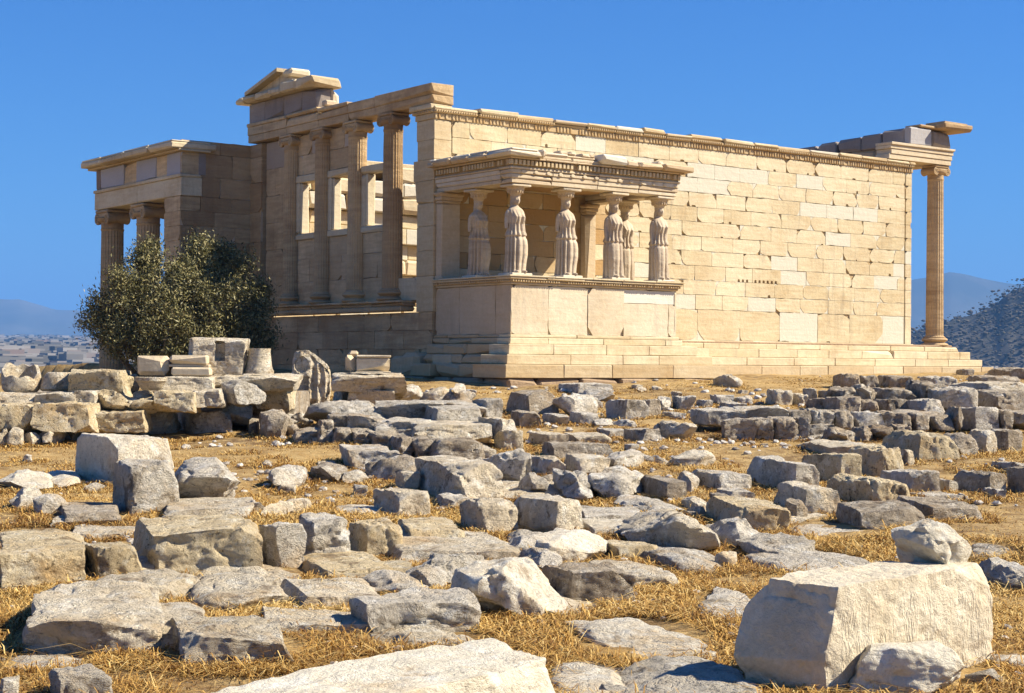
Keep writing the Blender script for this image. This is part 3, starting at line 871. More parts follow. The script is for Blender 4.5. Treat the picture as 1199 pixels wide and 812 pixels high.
# ---- statues: draped women, one continuous body each
def statue_mesh(mirror=1, seed=0):
    rng = random.Random(seed)
    nA = 120
    # z, half width, half depth, centre x, centre y (front is -y), fold depth
    rows = [(0.00, .285, .235, .0, .0, .030), (.06, .275, .225, .0, .0, .030), (.25, .262, .21, .0, .0, .030), (.50, .258, .205, .0, .0, .028),
            (.75, .268, .21, .0, .0, .025), (.90, .272, .215, .0, .0, .020), (.98, .27, .215, .0, .0, .014), (1.02, .302, .25, .0, -.005, .016),
            (1.06, .288, .238, .0, -.005, .018), (1.14, .246, .20, 0, -.005, .018), (1.24, .212, .17, .0, -.008, .016), (1.32, .212, .17, .0, -.012, .013), (1.42, .226, .195, .0, -.016, .011),
            (1.51, .236, .212, .0, -.02, .008), (1.58, .240, .20, .0, -.014, .006), (1.65, .240, .172, .0, .0, .004), (1.71, .222, .145, .0, .008, .002), (1.755, .17, .115, .0, .012, .0), (1.785, .115, .10, .0, .01, .0),
            (1.82, .070, .078, .0, .005, .0), (1.90, .066, .075, .0, -.002, 0)]
    vs = []; A = np.linspace(0, 2*np.pi, nA, endpoint=False)
    leg = mirror
    for (z, a_, b_, cx, cy, fd) in rows:
        if z < 1.15: a_ *= .87; b_ *= .92
        elif z < 1.6: a_ *= .94
        for t in A:
            ct, st = math.cos(t), math.sin(t)
            pw = .86
            x = a_*math.copysign(abs(ct)**pw, ct); y = b_*math.copysign(abs(st)**pw, st)
            # deep vertical pleats, gathered on the standing leg; the bent knee presses through smooth cloth
            ph = t*13 + .5*math.sin(t*3+z*1.1) + .25*math.sin(z*2.3+t*5)
            pleat = (abs(math.sin(ph*.5))**.7)*2-1
            front_bent = max(0, math.cos(t-(-math.pi/2+.5*leg)))**3 if z < 1.0 else 0
            k = 2.3*fd*pleat*(1-.9*front_bent)
            bulge = .085*front_bent*math.exp(-((z-.60)/.36)**2) + .035*front_bent*(z < .95)
            r = math.hypot(x, y); s_ = (r+k+bulge)/r
            yy = y*s_
            if 1.36 < z < 1.6: # breasts
                for sx in (-1, 1):
                    yy -= .050*math.exp(-((x-sx*.105)/.07)**2)*math.exp(-((z-1.475)/.07)**2)*(st < 0)
            sway = .022*leg*math.sin(min(z, 1.7)/1.7*math.pi)
            vs.append(((x*s_+cx+sway), yy+cy, z))
    n = nA; fs = []
    for j in range(len(rows)-1):
        for i in range(n): fs.append((j*n+i, j*n+(i+1) % n, (j+1)*n+(i+1) % n, (j+1)*n+i))
    fs.append(tuple(range(n-1, -1, -1))); fs.append(tuple((len(rows)-1)*n+i for i in range(n)))
    def ell(cx, cy, cz, rx, ry, rz, nu=26, nv=18, fn=None):
        o = len(vs)
        for j in range(nv+1):
            p = math.pi*j/nv
            for i in range(nu):
                t = 2*math.pi*i/nu
                q = [cx+rx*math.sin(p)*math.cos(t), cy+ry*math.sin(p)*math.sin(t), cz-rz*math.cos(p)]
                if fn: q = fn(q)
                vs.append(tuple(q))
        for j in range(nv):
            for i in range(nu): fs.append((o+j*nu+i, o+j*nu+(i+1) % nu, o+(j+1)*nu+(i+1) % nu, o+(j+1)*nu+i))
    def tube(pts, nu=14):
        o = len(vs); K = len(pts)
        for q, (x, y, z, r) in enumerate(pts):
            a_ = Vector(pts[max(q-1, 0)][:3]); b_ = Vector(pts[min(q+1, K-1)][:3]); d = (b_-a_).normalized()
            u = d.cross(Vector((0, 1, .01))).normalized(); w = d.cross(u)
            for i in range(nu):
                t = 2*math.pi*i/nu; p = Vector((x, y, z))+u*(r*math.cos(t))+w*(r*math.sin(t)); vs.append(tuple(p))
        for q in range(K-1):
            for i in range(nu): fs.append((o+q*nu+i, o+q*nu+(i+1) % nu, o+(q+1)*nu+(i+1) % nu, o+(q+1)*nu+i))
        fs.append(tuple(range(o+nu-1, o-1, -1))); fs.append(tuple(o+(K-1)*nu+i for i in range(nu)))
    # head, face, hair gathered under the capital
    def face(q):
        x, y, z = q
        if y < -.02:
            zz = z-1.965
            y -= .022*math.exp(-(x/.016)**2)*math.exp(-((zz-.0)/.035)**2)     # nose
            y += .012*math.exp(-((abs(x)-.035)/.018)**2)*math.exp(-((zz-.035)/.016)**2)   # eye hollows
            y -= .008*math.exp(-(x/.03)**2)*math.exp(-((zz+.05)/.012)**2)     # mouth
            y -= .012*math.exp(-(x/.03)**2)*math.exp(-((zz+.09)/.02)**2)
        return (x, y, z)
    ell(0, -.02, 1.965, .108, .128, .146, 40, 30, face)
    ell(0, .02, 2.01, .118, .122, .110)
    for sx in (-1, 1):
        tube([(sx*.095, .03, 1.98, .03), (sx*.095, .05, 1.88, .028), (sx*.085, .05, 1.80, .024), (sx*.085, -.02, 1.74, .022), (sx*.08, -.11, 1.66, .020)])
    tube([(0, .10, 2.02, .07), (0, .135, 1.88, .068), (0, .15, 1.72, .065), (0, .165, 1.55, .055), (0, .17, 1.40, .035)])
    for i in range(16):
        t = 2*math.pi*i/16
        ell(.106*math.cos(t), .01+.112*math.sin(t), 2.055, .03, .03, .04, 8, 8)
    # upper arms, the forearms lost
    for sx in (-1, 1):
        if sx == mirror: tube([(sx*.215, .01, 1.665, .066), (sx*.250, .02, 1.58, .068), (sx*.270, .03, 1.42, .058), (sx*.278, .02, 1.28, .050), (sx*.282, -.0, 1.18, .048), (sx*.284, -.02, 1.02, .042)])
        else: tube([(sx*.215, .01, 1.665, .066), (sx*.250, .02, 1.58, .068), (sx*.270, .03, 1.42, .058), (sx*.278, .03, 1.28, .050), (sx*.28, .02, 1.20, .044)])
    # feet
    for sx in (-1, 1): ell(sx*.12, -.22-(.05 if sx == leg else 0), .035, .05, .11, .045, 14, 10)
    me = bpy.data.meshes.new('statue_raw'); me.from_pydata(vs, [], fs)
    ob = bpy.data.objects.new('statue_raw', me); COL.objects.link(ob)
    md = ob.modifiers.new('r', 'REMESH'); md.mode = 'VOXEL'; md.voxel_size = .0105; md.use_smooth_shade = True
    dg = bpy.context.evaluated_depsgraph_get(); ev = ob.evaluated_get(dg)
    out = bpy.data.meshes.new_from_object(ev)
    bpy.data.objects.remove(ob)
    co = np.zeros(len(out.vertices)*3); out.vertices.foreach_get('co', co); co = co.reshape(-1, 3)
    co = co + fbm(co*9, seed, 3)[:, None]*np.array([.005, .005, 0]) ; co[:, 2] = np.maximum(co[:, 2], 0)
    out.vertices.foreach_set('co', co.ravel())
    out.shade_smooth()
    at_ = out.attributes.new('tone', 'FLOAT_COLOR', 'POINT'); c = np.ones((len(co), 4)); c[:, 0] = .5; c[:, 1] = .0; c[:, 2] = .0
    at_.data.foreach_set('color', c.ravel())
    out.materials.clear(); out.materials.append(M['statue'])
    out.name = 'caryatid'
    return out
M['statue'] = marble('statue_marble', (.55, .44, .30), (.58, .47, .33), (.6, .5, .4), (.28, .18, .10), .8, .25)
SM = [statue_mesh(1, 3), statue_mesh(-1, 5)]
def statue(x, y, k, lab):
    o = bpy.data.objects.new('caryatid', SM[k]); COL.objects.link(o); o.location = (x, y, FZ0+.065); adopt(o, TEMPLE); o['label'] = lab
    rng = random.Random(int(x*100)); mb = MB()
    mb.box(x-.34, x+.34, y-.34, y+.30, FZ0+.003, FZ0+.066, (rng.random(), .3, 0), .012, rng, .2); mb.build('plinth', M['pale'], o)
    mb = MB(); z = FZ0+.065+2.10
    pr = [(.10, z-.06), (.135, z-.03), (.14, z), (.16, z+.03), (.215, z+.12), (.255, z+.19), (.26, z+.21)]
    mb.lathe(pr, x, y, 40, tone=(.5, 0, .3))
    for i in range(16):
        t = 2*math.pi*i/16; mb.lathe([(.02, z+.05), (.035, z+.1), (.03, z+.16), (.01, z+.19)], x+.2*cs(t), y+.2*sn(t), 8, tone=(.4, 0, .4))
    mb.box(x-.31, x+.31, y-.30, y+.30, z+.213, z+.285, (.6, .1, .1), .015, rng, .25)
    mb.box(x-.28, x+.28, y-.27, y+.27, z+.288, AZ, (.6, .1, .1), .01, rng, .1)
    mb.build('capital', M['pale'], o, smooth=R_(40))
    return o
YF = -3.26
statue(.47, YF, 0, 'draped stone woman at the front left corner, sunlit on her right side'); statue(2.2, YF, 0, 'draped stone woman second from the left along the front')
statue(3.92, YF, 1, 'draped stone woman third from the left along the front'); statue(5.62, YF, 1, 'draped stone woman at the front right corner before the sunlit wall')
statue(.47, -1.55, 0, 'shaded draped stone woman behind the front left corner'); statue(5.62, -1.75, 1, 'draped stone woman behind the front right corner')
# ------------------------------------------------------------------ far mountains, wooded hill, town in the plain
def dirp(px): 
    d = RGT*(px-599.5)/FPX + FWD; return np.array([d[0], d[1]])
def ridge(name, D, pts, thick, rough, mat, seed, n=(160, 26), peak=.5, base=-80):
    """mountain range: crest heights given along its length, falling to the plain on both sides"""
    px = np.array([p[0] for p in pts], float); py = np.array([p[1] for p in pts], float)
    xs = np.linspace(px[0], px[-1], n[0]); ys = np.interp(xs, px, py)
    V = np.zeros((n[1], n[0], 3))
    for j in range(n[1]):
        q = j/(n[1]-1); off = (q-peak)*thick
        prof = max(0, 1-abs(q-peak)/max(peak, 1-peak))**.85
        dd = np.array([dirp(x) for x in xs])
        P = CAM[None, :2] + dd*(D+off)
        crest = CAM[2] + ((422-(xs-600)*.0-0) - ys + (xs-600)*.0083)/FPX*D
        nz = fbm(np.stack([P[:, 0]/(rough*14), P[:, 1]/(rough*14), np.zeros(n[0])], -1), seed, 5)
        V[j, :, 0] = P[:, 0]; V[j, :, 1] = P[:, 1]
        V[j, :, 2] = base + (crest-base)*prof + nz*rough*(prof**.5)*(1 if abs(q-peak) > 1e-3 else .35)*min(1, 4*min(q, 1-q)+.0)
    idx = np.arange(n[0]*n[1]).reshape(n[1], n[0])
    F = np.stack([idx[:-1, :-1], idx[:-1, 1:], idx[1:, 1:], idx[1:, :-1]], -1).reshape(-1, 4)
    return link_mesh(name, V.reshape(-1, 3), F, mat, smooth=3.2), V
k = N('mountain_rock', .95)
MT = k.done(k.mix(k.ramp(k.noise(.0012, 6, .65), [(.4, 0), (.6, 1)]), (.05, .055, .035), (.12, .11, .08)))
o, _ = ridge('mountain', 9000, [(-500, 380), (-250, 366), (-60, 352), (20, 352), (60, 362), (150, 366), (300, 376), (520, 386), (700, 395)], 4000, 60, MT, 3)
tag(o, 'long low hazy blue mountain behind the town', 'mountain', kind='structure')
o, _ = ridge('mountain', 7500, [(820, 400), (930, 380), (1000, 352), (1060, 331), (1085, 327), (1112, 319), (1135, 321), (1175, 330), (1260, 345), (1400, 385), (1500, 400)], 3400, 50, MT, 7)
tag(o, 'hazy blue mountain with a rounded summit beyond the hill', 'mountain', kind='structure')
k = N('hill_ground', .95)
HM = k.done(k.mix(k.ramp(k.noise(.02, 6, .7), [(.42, 0), (.62, 1)]), (.05, .048, .034), (.13, .11, .085)))
hill, HV = ridge('wooded_hill', 1500, [(985, 425), (1040, 408), (1071, 398), (1090, 389), (1113, 380), (1140, 369), (1165, 358), (1172, 350), (1181, 342), (1190, 339), (1199, 333), (1230, 312), (1290, 300), (1380, 310), (1500, 370), (1560, 420)], 800, 16, HM, 12, (220, 60), .45, -60)
tag(hill, 'dark wooded hill rising at the right edge', 'hill', kind='structure')
# woods on the hill: many small crowns, one mass
rng = random.Random(4); nr = np.random.default_rng(4)
def blob_mass(name, P, R, mat, seed, squash=1.0, lab='', cat='wood'):
    t = (1+5**.5)/2
    iv = np.array([(-1, t, 0), (1, t, 0), (-1, -t, 0), (1, -t, 0), (0, -1, t), (0, 1, t), (0, -1, -t), (0, 1, -t), (t, 0, -1), (t, 0, 1), (-t, 0, -1), (-t, 0, 1)])/math.sqrt(1+t*t)
    ifc = np.array([(0, 11, 5), (0, 5, 1), (0, 1, 7), (0, 7, 10), (0, 10, 11), (1, 5, 9), (5, 11, 4), (11, 10, 2), (10, 7, 6), (7, 1, 8), (3, 9, 4), (3, 4, 2), (3, 2, 6), (3, 6, 8), (3, 8, 9), (4, 9, 5), (2, 4, 11), (6, 2, 10), (8, 6, 7), (9, 8, 1)])
    g = np.random.default_rng(seed); m = len(P)
    jit = 1+g.uniform(-.3, .3, (m, 12))
    sq = np.broadcast_to(np.asarray(squash, float), (m,))
    V = P[:, None, :] + iv[None]*jit[..., None]*R[:, None, None]*np.stack([np.ones(m), np.ones(m), sq], -1)[:, None, :]
    F = (ifc[None]+np.arange(m)[:, None, None]*12).reshape(-1, 3)
    tn = np.repeat(g.uniform(0, 1, m), 12); T = np.stack([tn, tn, tn], -1)
    o = link_mesh(name, V.reshape(-1, 3), F, mat, tone=T, fix=False)
    return tag(o, lab, cat, kind='stuff')
k = N('far_foliage', .9); at_ = k.n('ShaderNodeAttribute'); at_.attribute_name = 'tone'
FF = k.done(k.mix(at_.outputs['Fac'], (.05, .045, .03), (.125, .105, .07)))
hv = HV[2:34].reshape(-1, 3)
pk = nr.integers(0, len(hv), 12000); P = hv[pk] + nr.normal(0, 9, (12000, 3))*[1, 1, .0] + [0, 0, 1.0]
P = P[(P[:, 2] > -50)]
R = nr.gamma(3, .42, len(P)).clip(.6, 2.6); sq = np.where(nr.random(len(P)) < .05, 2.4, .6); R = np.where(sq > 2, R*.45, R)
blob_mass('woodland', P, R, FF, 6, sq, 'dark trees and scrub covering the hillside', 'wood')
# town: boxes of pale houses scattered over the plain
m = 5200
g = np.random.default_rng(8)
px = np.where(g.random(m) < .78, g.uniform(-90, 330, m), g.uniform(1030, 1190, m)); Dd = 900*np.exp(g.uniform(0, 1.85, m))
dv = np.array([dirp(x) for x in px]); XY = CAM[None, :2]+dv*Dd[:, None]
gz = ground(XY[:, 0], XY[:, 1])
sz = g.uniform(5, 11, (m, 2)); hh = g.uniform(8, 24, m)
c8 = np.array([(-1, -1, 0), (1, -1, 0), (1, 1, 0), (-1, 1, 0), (-1, -1, 1), (1, -1, 1), (1, 1, 1), (-1, 1, 1)], float)
V = np.zeros((m, 8, 3)); V[:, :, 0] = XY[:, 0:1]+c8[:, 0]*sz[:, 0:1]; V[:, :, 1] = XY[:, 1:2]+c8[:, 1]*sz[:, 1:2]; V[:, :, 2] = gz[:, None]-3+c8[:, 2]*(hh[:, None]+3)
F = (np.array([(0, 1, 5, 4), (1, 2, 6, 5), (2, 3, 7, 6), (3, 0, 4, 7), (4, 5, 6, 7)])[None]+np.arange(m)[:, None, None]*8).reshape(-1, 4)
tn = np.repeat(g.uniform(0, 1, m), 8)
k = N('town_plaster', .9); at_ = k.n('ShaderNodeAttribute'); at_.attribute_name = 'tone'
TM = k.done(k.ramp(at_.outputs['Fac'], [(0, (.09, .085, .07)), (.5, (.19, .175, .15)), (.85, (.36, .33, .29)), (1, (.22, .15, .11))]))
o = link_mesh('town', V.reshape(-1, 3), F, TM, tone=np.stack([tn]*3, -1), fix=False)
tag(o, 'hazy sprawl of pale town houses filling the far plain', 'town', kind='stuff')
m = 4500
px = np.where(g.random(m) < .75, g.uniform(-90, 330, m), g.uniform(1030, 1190, m)); Dd = 700*np.exp(g.uniform(0, 1.9, m))
dv = np.array([dirp(x) for x in px]); XY = CAM[None, :2]+dv*Dd[:, None]; gz = ground(XY[:, 0], XY[:, 1])
blob_mass('town_trees', np.stack([XY[:, 0], XY[:, 1], gz+3], -1), g.uniform(4, 10, m), FF, 9, .7, 'dark trees scattered among the far town houses', 'trees')

# ------------------------------------------------------------------ air
mb = MB()
x0, y0 = CAM[0], CAM[1]
xs_, ys_ = (-34000, 36000), (-1500, 46000)
vs = [(xs_[i], ys_[j], z) for z in (-160, 900) for (i, j) in ((0, 0), (1, 0), (1, 1), (0, 1))]
hz = bpy.data.materials.new('air'); hz.use_nodes = True; t = hz.node_tree; t.nodes.clear()
ou = t.nodes.new('ShaderNodeOutputMaterial'); pv = t.nodes.new('ShaderNodeVolumePrincipled')
pv.inputs['Color'].default_value = (.20, .48, 1.0, 1); pv.inputs['Density'].default_value = HAZE; pv.inputs['Anisotropy'].default_value = .0
t.links.new(pv.outputs[0], ou.inputs['Volume'])
if HAZE > 0:
    o = link_mesh('haze', vs, [(0, 3, 2, 1), (4, 5, 6, 7), (0, 1, 5, 4), (1, 2, 6, 5), (2, 3, 7, 6), (3, 0, 4, 7)], hz, fix=False)
    tag(o, 'thin blue haze lying over the far plain', 'haze', kind='stuff')

# ------------------------------------------------------------------ olive tree
def olive(base, scale, seed, crowns):
    rng = random.Random(seed); nr = np.random.default_rng(seed)
    root = empty('olive_tree', base)
    v = []; f = []
    def limb(p0, p1, r0, r1, bend):
        p0 = Vector(p0); p1 = Vector(p1); n = 7; K = 8; o = len(v)
        L = (p1-p0).length; off = Vector((rng.uniform(-1, 1), rng.uniform(-1, 1), rng.uniform(-.3, .3)))*bend*L
        pts = []
        for i in range(n+1):
            q = i/n; pts.append(p0.lerp(p1, q)+off*math.sin(math.pi*q)+Vector((rng.gauss(0, 1), rng.gauss(0, 1), rng.gauss(0, 1)))*r0*.18)
        for i, p in enumerate(pts):
            d = (pts[min(i+1, n)]-pts[max(i-1, 0)]).normalized(); u = d.orthogonal().normalized(); w = d.cross(u)
            r = r0+(r1-r0)*i/n
            for j in range(K):
                t = 2*math.pi*j/K; rr = r*(1+.18*math.sin(3*t+i)); v.append(tuple(p+u*rr*math.cos(t)+w*rr*math.sin(t)))
        for i in range(n):
            for j in range(K): f.append((o+i*K+j, o+i*K+(j+1) % K, o+(i+1)*K+(j+1) % K, o+(i+1)*K+j))
        return pts
    B = Vector(base)
    leaves = []
    tips = []
    for (cx, cy, cz, r) in crowns:
        c = Vector((cx, cy, cz))
        fork = B+Vector((rng.uniform(-.3, .3), rng.uniform(-.3, .3), rng.uniform(.9, 1.4)))
        limb(B+Vector((rng.uniform(-.15, .15), rng.uniform(-.15, .15), -.2)), fork, .2, .14, .1)
        pts = limb(fork, c, .12, .035, .16)
        for q in range(16):
            s_ = pts[rng.randint(3, 7)]
            d = Vector((rng.gauss(0, 1), rng.gauss(0, 1), rng.gauss(.25, 1))).normalized()
            e_ = c+d*r*rng.uniform(.55, 1.0)
            pp = limb(s_, e_, .03, .008, .15); tips.append((e_, r))
            for z in range(5):
                d2 = Vector((rng.gauss(0, 1), rng.gauss(0, 1), rng.gauss(.3, 1))).normalized()
                tips.append((e_+d2*r*rng.uniform(.1, .42), r))
    k = N('olive_bark', .95); BM = k.done(k.mix(k.noise(8, 5), (.07, .055, .04), (.20, .17, .13)), k.bump(k.noise(14, 5), .8, .05))
    link_mesh('trunk', v, f, BM, root, smooth=3.2)
    C = []
    for (e_, r) in tips:
        # sprays: leaves strung along upright twiglets
        n = rng.choice((20, 45, 60))
        sp = nr.normal(0, 1, (n, 3))*np.array([.15, .15, .17])
        C.append(np.array(e_)[None]+sp)
    C = np.concatenate(C); m = len(C)
    ax = nr.normal(0, 1, (m, 3)); ax[:, 2] += .5; ax /= np.linalg.norm(ax, axis=1)[:, None]
    sd = np.cross(ax, nr.normal(0, 1, (m, 3))); sd /= np.linalg.norm(sd, axis=1)[:, None]+1e-9
    L = nr.uniform(.035, .075, m)[:, None]; Wd = L*.30
    V = np.stack([C-ax*L, C+sd*Wd, C+ax*L, C-sd*Wd], 1).reshape(-1, 3)
    F = np.arange(m*4).reshape(m, 4)
    tn = np.repeat(nr.uniform(0, 1, m), 4)
    k = N('olive_leaf', .55); at_ = k.n('ShaderNodeAttribute'); at_.attribute_name = 'tone'
    cc = k.ramp(at_.outputs['Fac'], [(0, (.055, .055, .02)), (.5, (.15, .135, .045)), (.85, (.27, .23, .09)), (1, (.36, .29, .13))])
    k.b.inputs['Specular IOR Level'].default_value = .3
    LM = k.done(cc)
    link_mesh('crown', V, F, LM, root, tone=np.stack([tn]*3, -1), fix=False)
    return root
def tp(px, py, D): 
    d = ray(px, py); return CAM+d*D
crs = []
for (px, py, D, r) in ((128, 330, 45.5, .95), (112, 365, 45.5, .75), (160, 312, 46, .85), (165, 282, 46.5, .45), (150, 360, 45, 1.0), (195, 345, 45.5, 1.0), (232, 300, 47, .75), (236, 275, 47.5, .4), (205, 320, 46, .7), (245, 340, 46, .95),
                       (272, 300, 48, .7), (262, 282, 48, .5), (290, 345, 47.5, .85), (305, 335, 48, .6), (270, 385, 46.5, .85), (225, 390, 45.5, .9), (175, 400, 45, .85), (135, 395, 45, .7), (300, 385, 47, .7), (190, 375, 45, .9)):
    crs.append((*tp(px+(205-px)*.10+4, py+22-(.10*(py-265)), D), r*.80))
bb = tp(205, 425, 46); bb[2] = -3.25
t_ = olive(tuple(bb), 1, 5, crs)
tag(t_, 'bushy olive tree growing against the shaded west front of the temple', 'olive tree')
# ------------------------------------------------------------------ stones
def rock_mat(name, ca, cb, lich, dark, pits=.5, bump=.6, vein=None):
    k = N(name, .92)
    oi = k.n('ShaderNodeObjectInfo').outputs['Random']
    c = k.mix(k.ramp(k.noise(1.9, 6, .65), [(.36, 0), (.64, 1)]), ca, cb)
    c = k.mix(k.ramp(k.noise(5.5, 6, .72), [(.52, 0), (.62, .85)]), c, lich)
    c = k.mix(k.ramp(k.noise(3.1, 7, .75, None, .4), [(.55, 0), (.64, .8)]), c, dark)
    c = k.mix(k.ramp(k.noise(1.3, 5, .7, None, .3), [(.54, 0), (.68, .65)]), c, (cb[0]*.80, cb[1]*.62, cb[2]*.40))
    c = k.mix(.75, c, k.ramp(k.noise(30, 5, .75), [(.28, .72), (.5, 1.0)]), 'MULTIPLY')
    pt = k.ramp(k.noise(21, 4, .65), [(.33, .2), (.41, 1)])
    c = k.mix(pits, c, pt, 'MULTIPLY')
    c = k.mix(.8, c, k.ramp(oi, [(0, .82), (.5, 1.0)]), 'MULTIPLY')
    h = k.math('ADD', k.noise(9, 9, .76), k.math('MULTIPLY', k.noise(34, 5, .75), .5))
    v = k.voro(15, None, 'F1'); h = k.math('ADD', h, k.math('MULTIPLY', k.ramp(v.outputs['Distance'], [(.08, 0), (.3, 1)]), pits*.35))
    if vein:
        w = k.noise(3.2, 5, .7, k.scaled((1, 1, 2.2)), .5); cr = k.ramp(w, [(.47, 1), (.495, 0), (.505, 0), (.53, 1)])
        h = k.math('ADD', h, k.math('MULTIPLY', cr, vein*.35)); c = k.mix(.14, c, k.ramp(w, [(.47, 1), (.497, .5), (.503, .5), (.53, 1)]), 'MULTIPLY')
    return k.done(c, k.bump(h, bump, .06))
RM = {
 'g': rock_mat('grey_limestone', (.54, .465, .35), (.69, .615, .49), (.78, .73, .63), (.17, .13, .085), .65, 1.0, .6),
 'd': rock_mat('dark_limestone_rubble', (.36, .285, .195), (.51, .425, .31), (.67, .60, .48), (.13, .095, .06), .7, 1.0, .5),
 't': rock_mat('tan_marble_stone', (.63, .515, .345), (.76, .655, .48), (.81, .745, .61), (.22, .155, .095), .6, 1.0, .5),
 'p': rock_mat('pitted_poros_stone', (.57, .435, .245), (.70, .575, .36), (.76, .67, .49), (.21, .145, .08), .9, 1.0),
 'c': rock_mat('cream_marble_stone', (.70, .615, .455), (.77, .695, .54), (.79, .74, .62), (.50, .38, .24), .3, .7, .2),
 'w': rock_mat('white_marble_stone', (.65, .555, .40), (.75, .67, .52), (.78, .73, .61), (.34, .255, .16), .45, .8, .3),
}
def cube_grid(n):
    """points and quads of a cube surface, shared along its edges"""
    key = {}; V = []; F = []
    for ax in range(3):
        for sd in (-1, 1):
            ids = np.zeros((n+1, n+1), int)
            for i in range(n+1):
                for j in range(n+1):
                    p = [0, 0, 0]; b, d = [q for q in range(3) if q != ax]
                    p[ax] = sd*n; p[b] = 2*i-n; p[d] = 2*j-n; p = tuple(p)
                    if p not in key: key[p] = len(V); V.append(p)
                    ids[i, j] = key[p]
            q = np.stack([ids[:-1, :-1], ids[1:, :-1], ids[1:, 1:], ids[:-1, 1:]], -1).reshape(-1, 4)
            flip = (sd == 1) == (ax == 1)
            F.append(q[:, ::-1] if flip else q)
    return np.array(V, float)/n, np.concatenate(F)
_CG = {}
def rock_shape(style, seed, n, jit=1.0):
    if n not in _CG: _CG[n] = cube_grid(n)
    V, F = _CG[n]; P = V.copy(); g = np.random.default_rng(seed)
    k = {'b': 16, 's': 14, 'r': 3.6, 'f': 3.2, 'm': 6}[style]
    P = P*.55+.45*np.tan(P*np.pi/4)
    r = (np.abs(P)**k).sum(1)**(-1.0/k)
    P = P*r[:, None]
    def cut(nv, d):
        nv = nv/np.linalg.norm(nv); s_ = P@nv-d; m = s_ > 0; P[m] -= nv*s_[m][:, None]
    if style in 'bsm':
        for i in range(g.integers(8, 15)):
            sg = g.choice([-1, 1], 3).astype(float)
            if g.random() < .5: sg[g.integers(0, 3)] = g.uniform(-.25, .25); cut(sg+g.normal(0, .28, 3), g.uniform(1.10, 1.38))
            else: cut(sg+g.normal(0, .35, 3), g.uniform(1.18, 1.60))
        for ax in range(3):
            for s_ in (-1, 1):
                nv = np.zeros(3); nv[ax] = s_; cut(nv+g.normal(0, .07, 3), g.uniform(.87, 1.0))
    else:
        for i in range(g.integers(9, 15)):
            nv = g.normal(0, 1, 3); cut(nv, g.uniform(.68, .95))
    # uneven, out of square corners
    jt = g.normal(0, (.085 if style == 'b' else .10 if style in 'sm' else .05)*jit, (2, 2, 2, 3)); jt[..., 2] *= np.array([0, .8])
    w_ = (P+1)/2
    for a_ in (0, 1):
        for b_ in (0, 1):
            for c_ in (0, 1):
                wt = (w_[:, 0] if a_ else 1-w_[:, 0])*(w_[:, 1] if b_ else 1-w_[:, 1])*(w_[:, 2] if c_ else 1-w_[:, 2])
                P += wt[:, None]*jt[a_, b_, c_]
    # taper
    tp_ = 1-(.14 if style in 'bsm' else .2)*g.uniform(-.2, 1)*(P[:, 2]+1)/2
    P[:, 0] *= tp_; P[:, 1] *= tp_
    P[:, 0] += P[:, 1]*g.uniform(-.12, .12)
    return P, F
def rough(P, dims, seed, amp=1.0, F=None):
    """weathering in real size"""
    g = min(dims)
    cen = P-P.mean(0); nrm = cen/np.array(dims); nrm = nrm/(np.linalg.norm(nrm, axis=1)[:, None]+1e-9)
    s0 = 1.3/np.mean(dims)
    d = fbm(P*s0*1.2, seed, 3)*.055*g + fbm(P*5.0, seed+5, 5)*.020*min(1, g/.3)
    rd = 1-np.abs(fbm(P*2.6, seed+9, 4)); d = d - (rd**9)*.030*min(1, g/.3)
    d = d + fbm(P*15, seed+3, 4)*.013
    return P + nrm*(d*amp)[:, None]
STONES = []   # footprints, for the grass
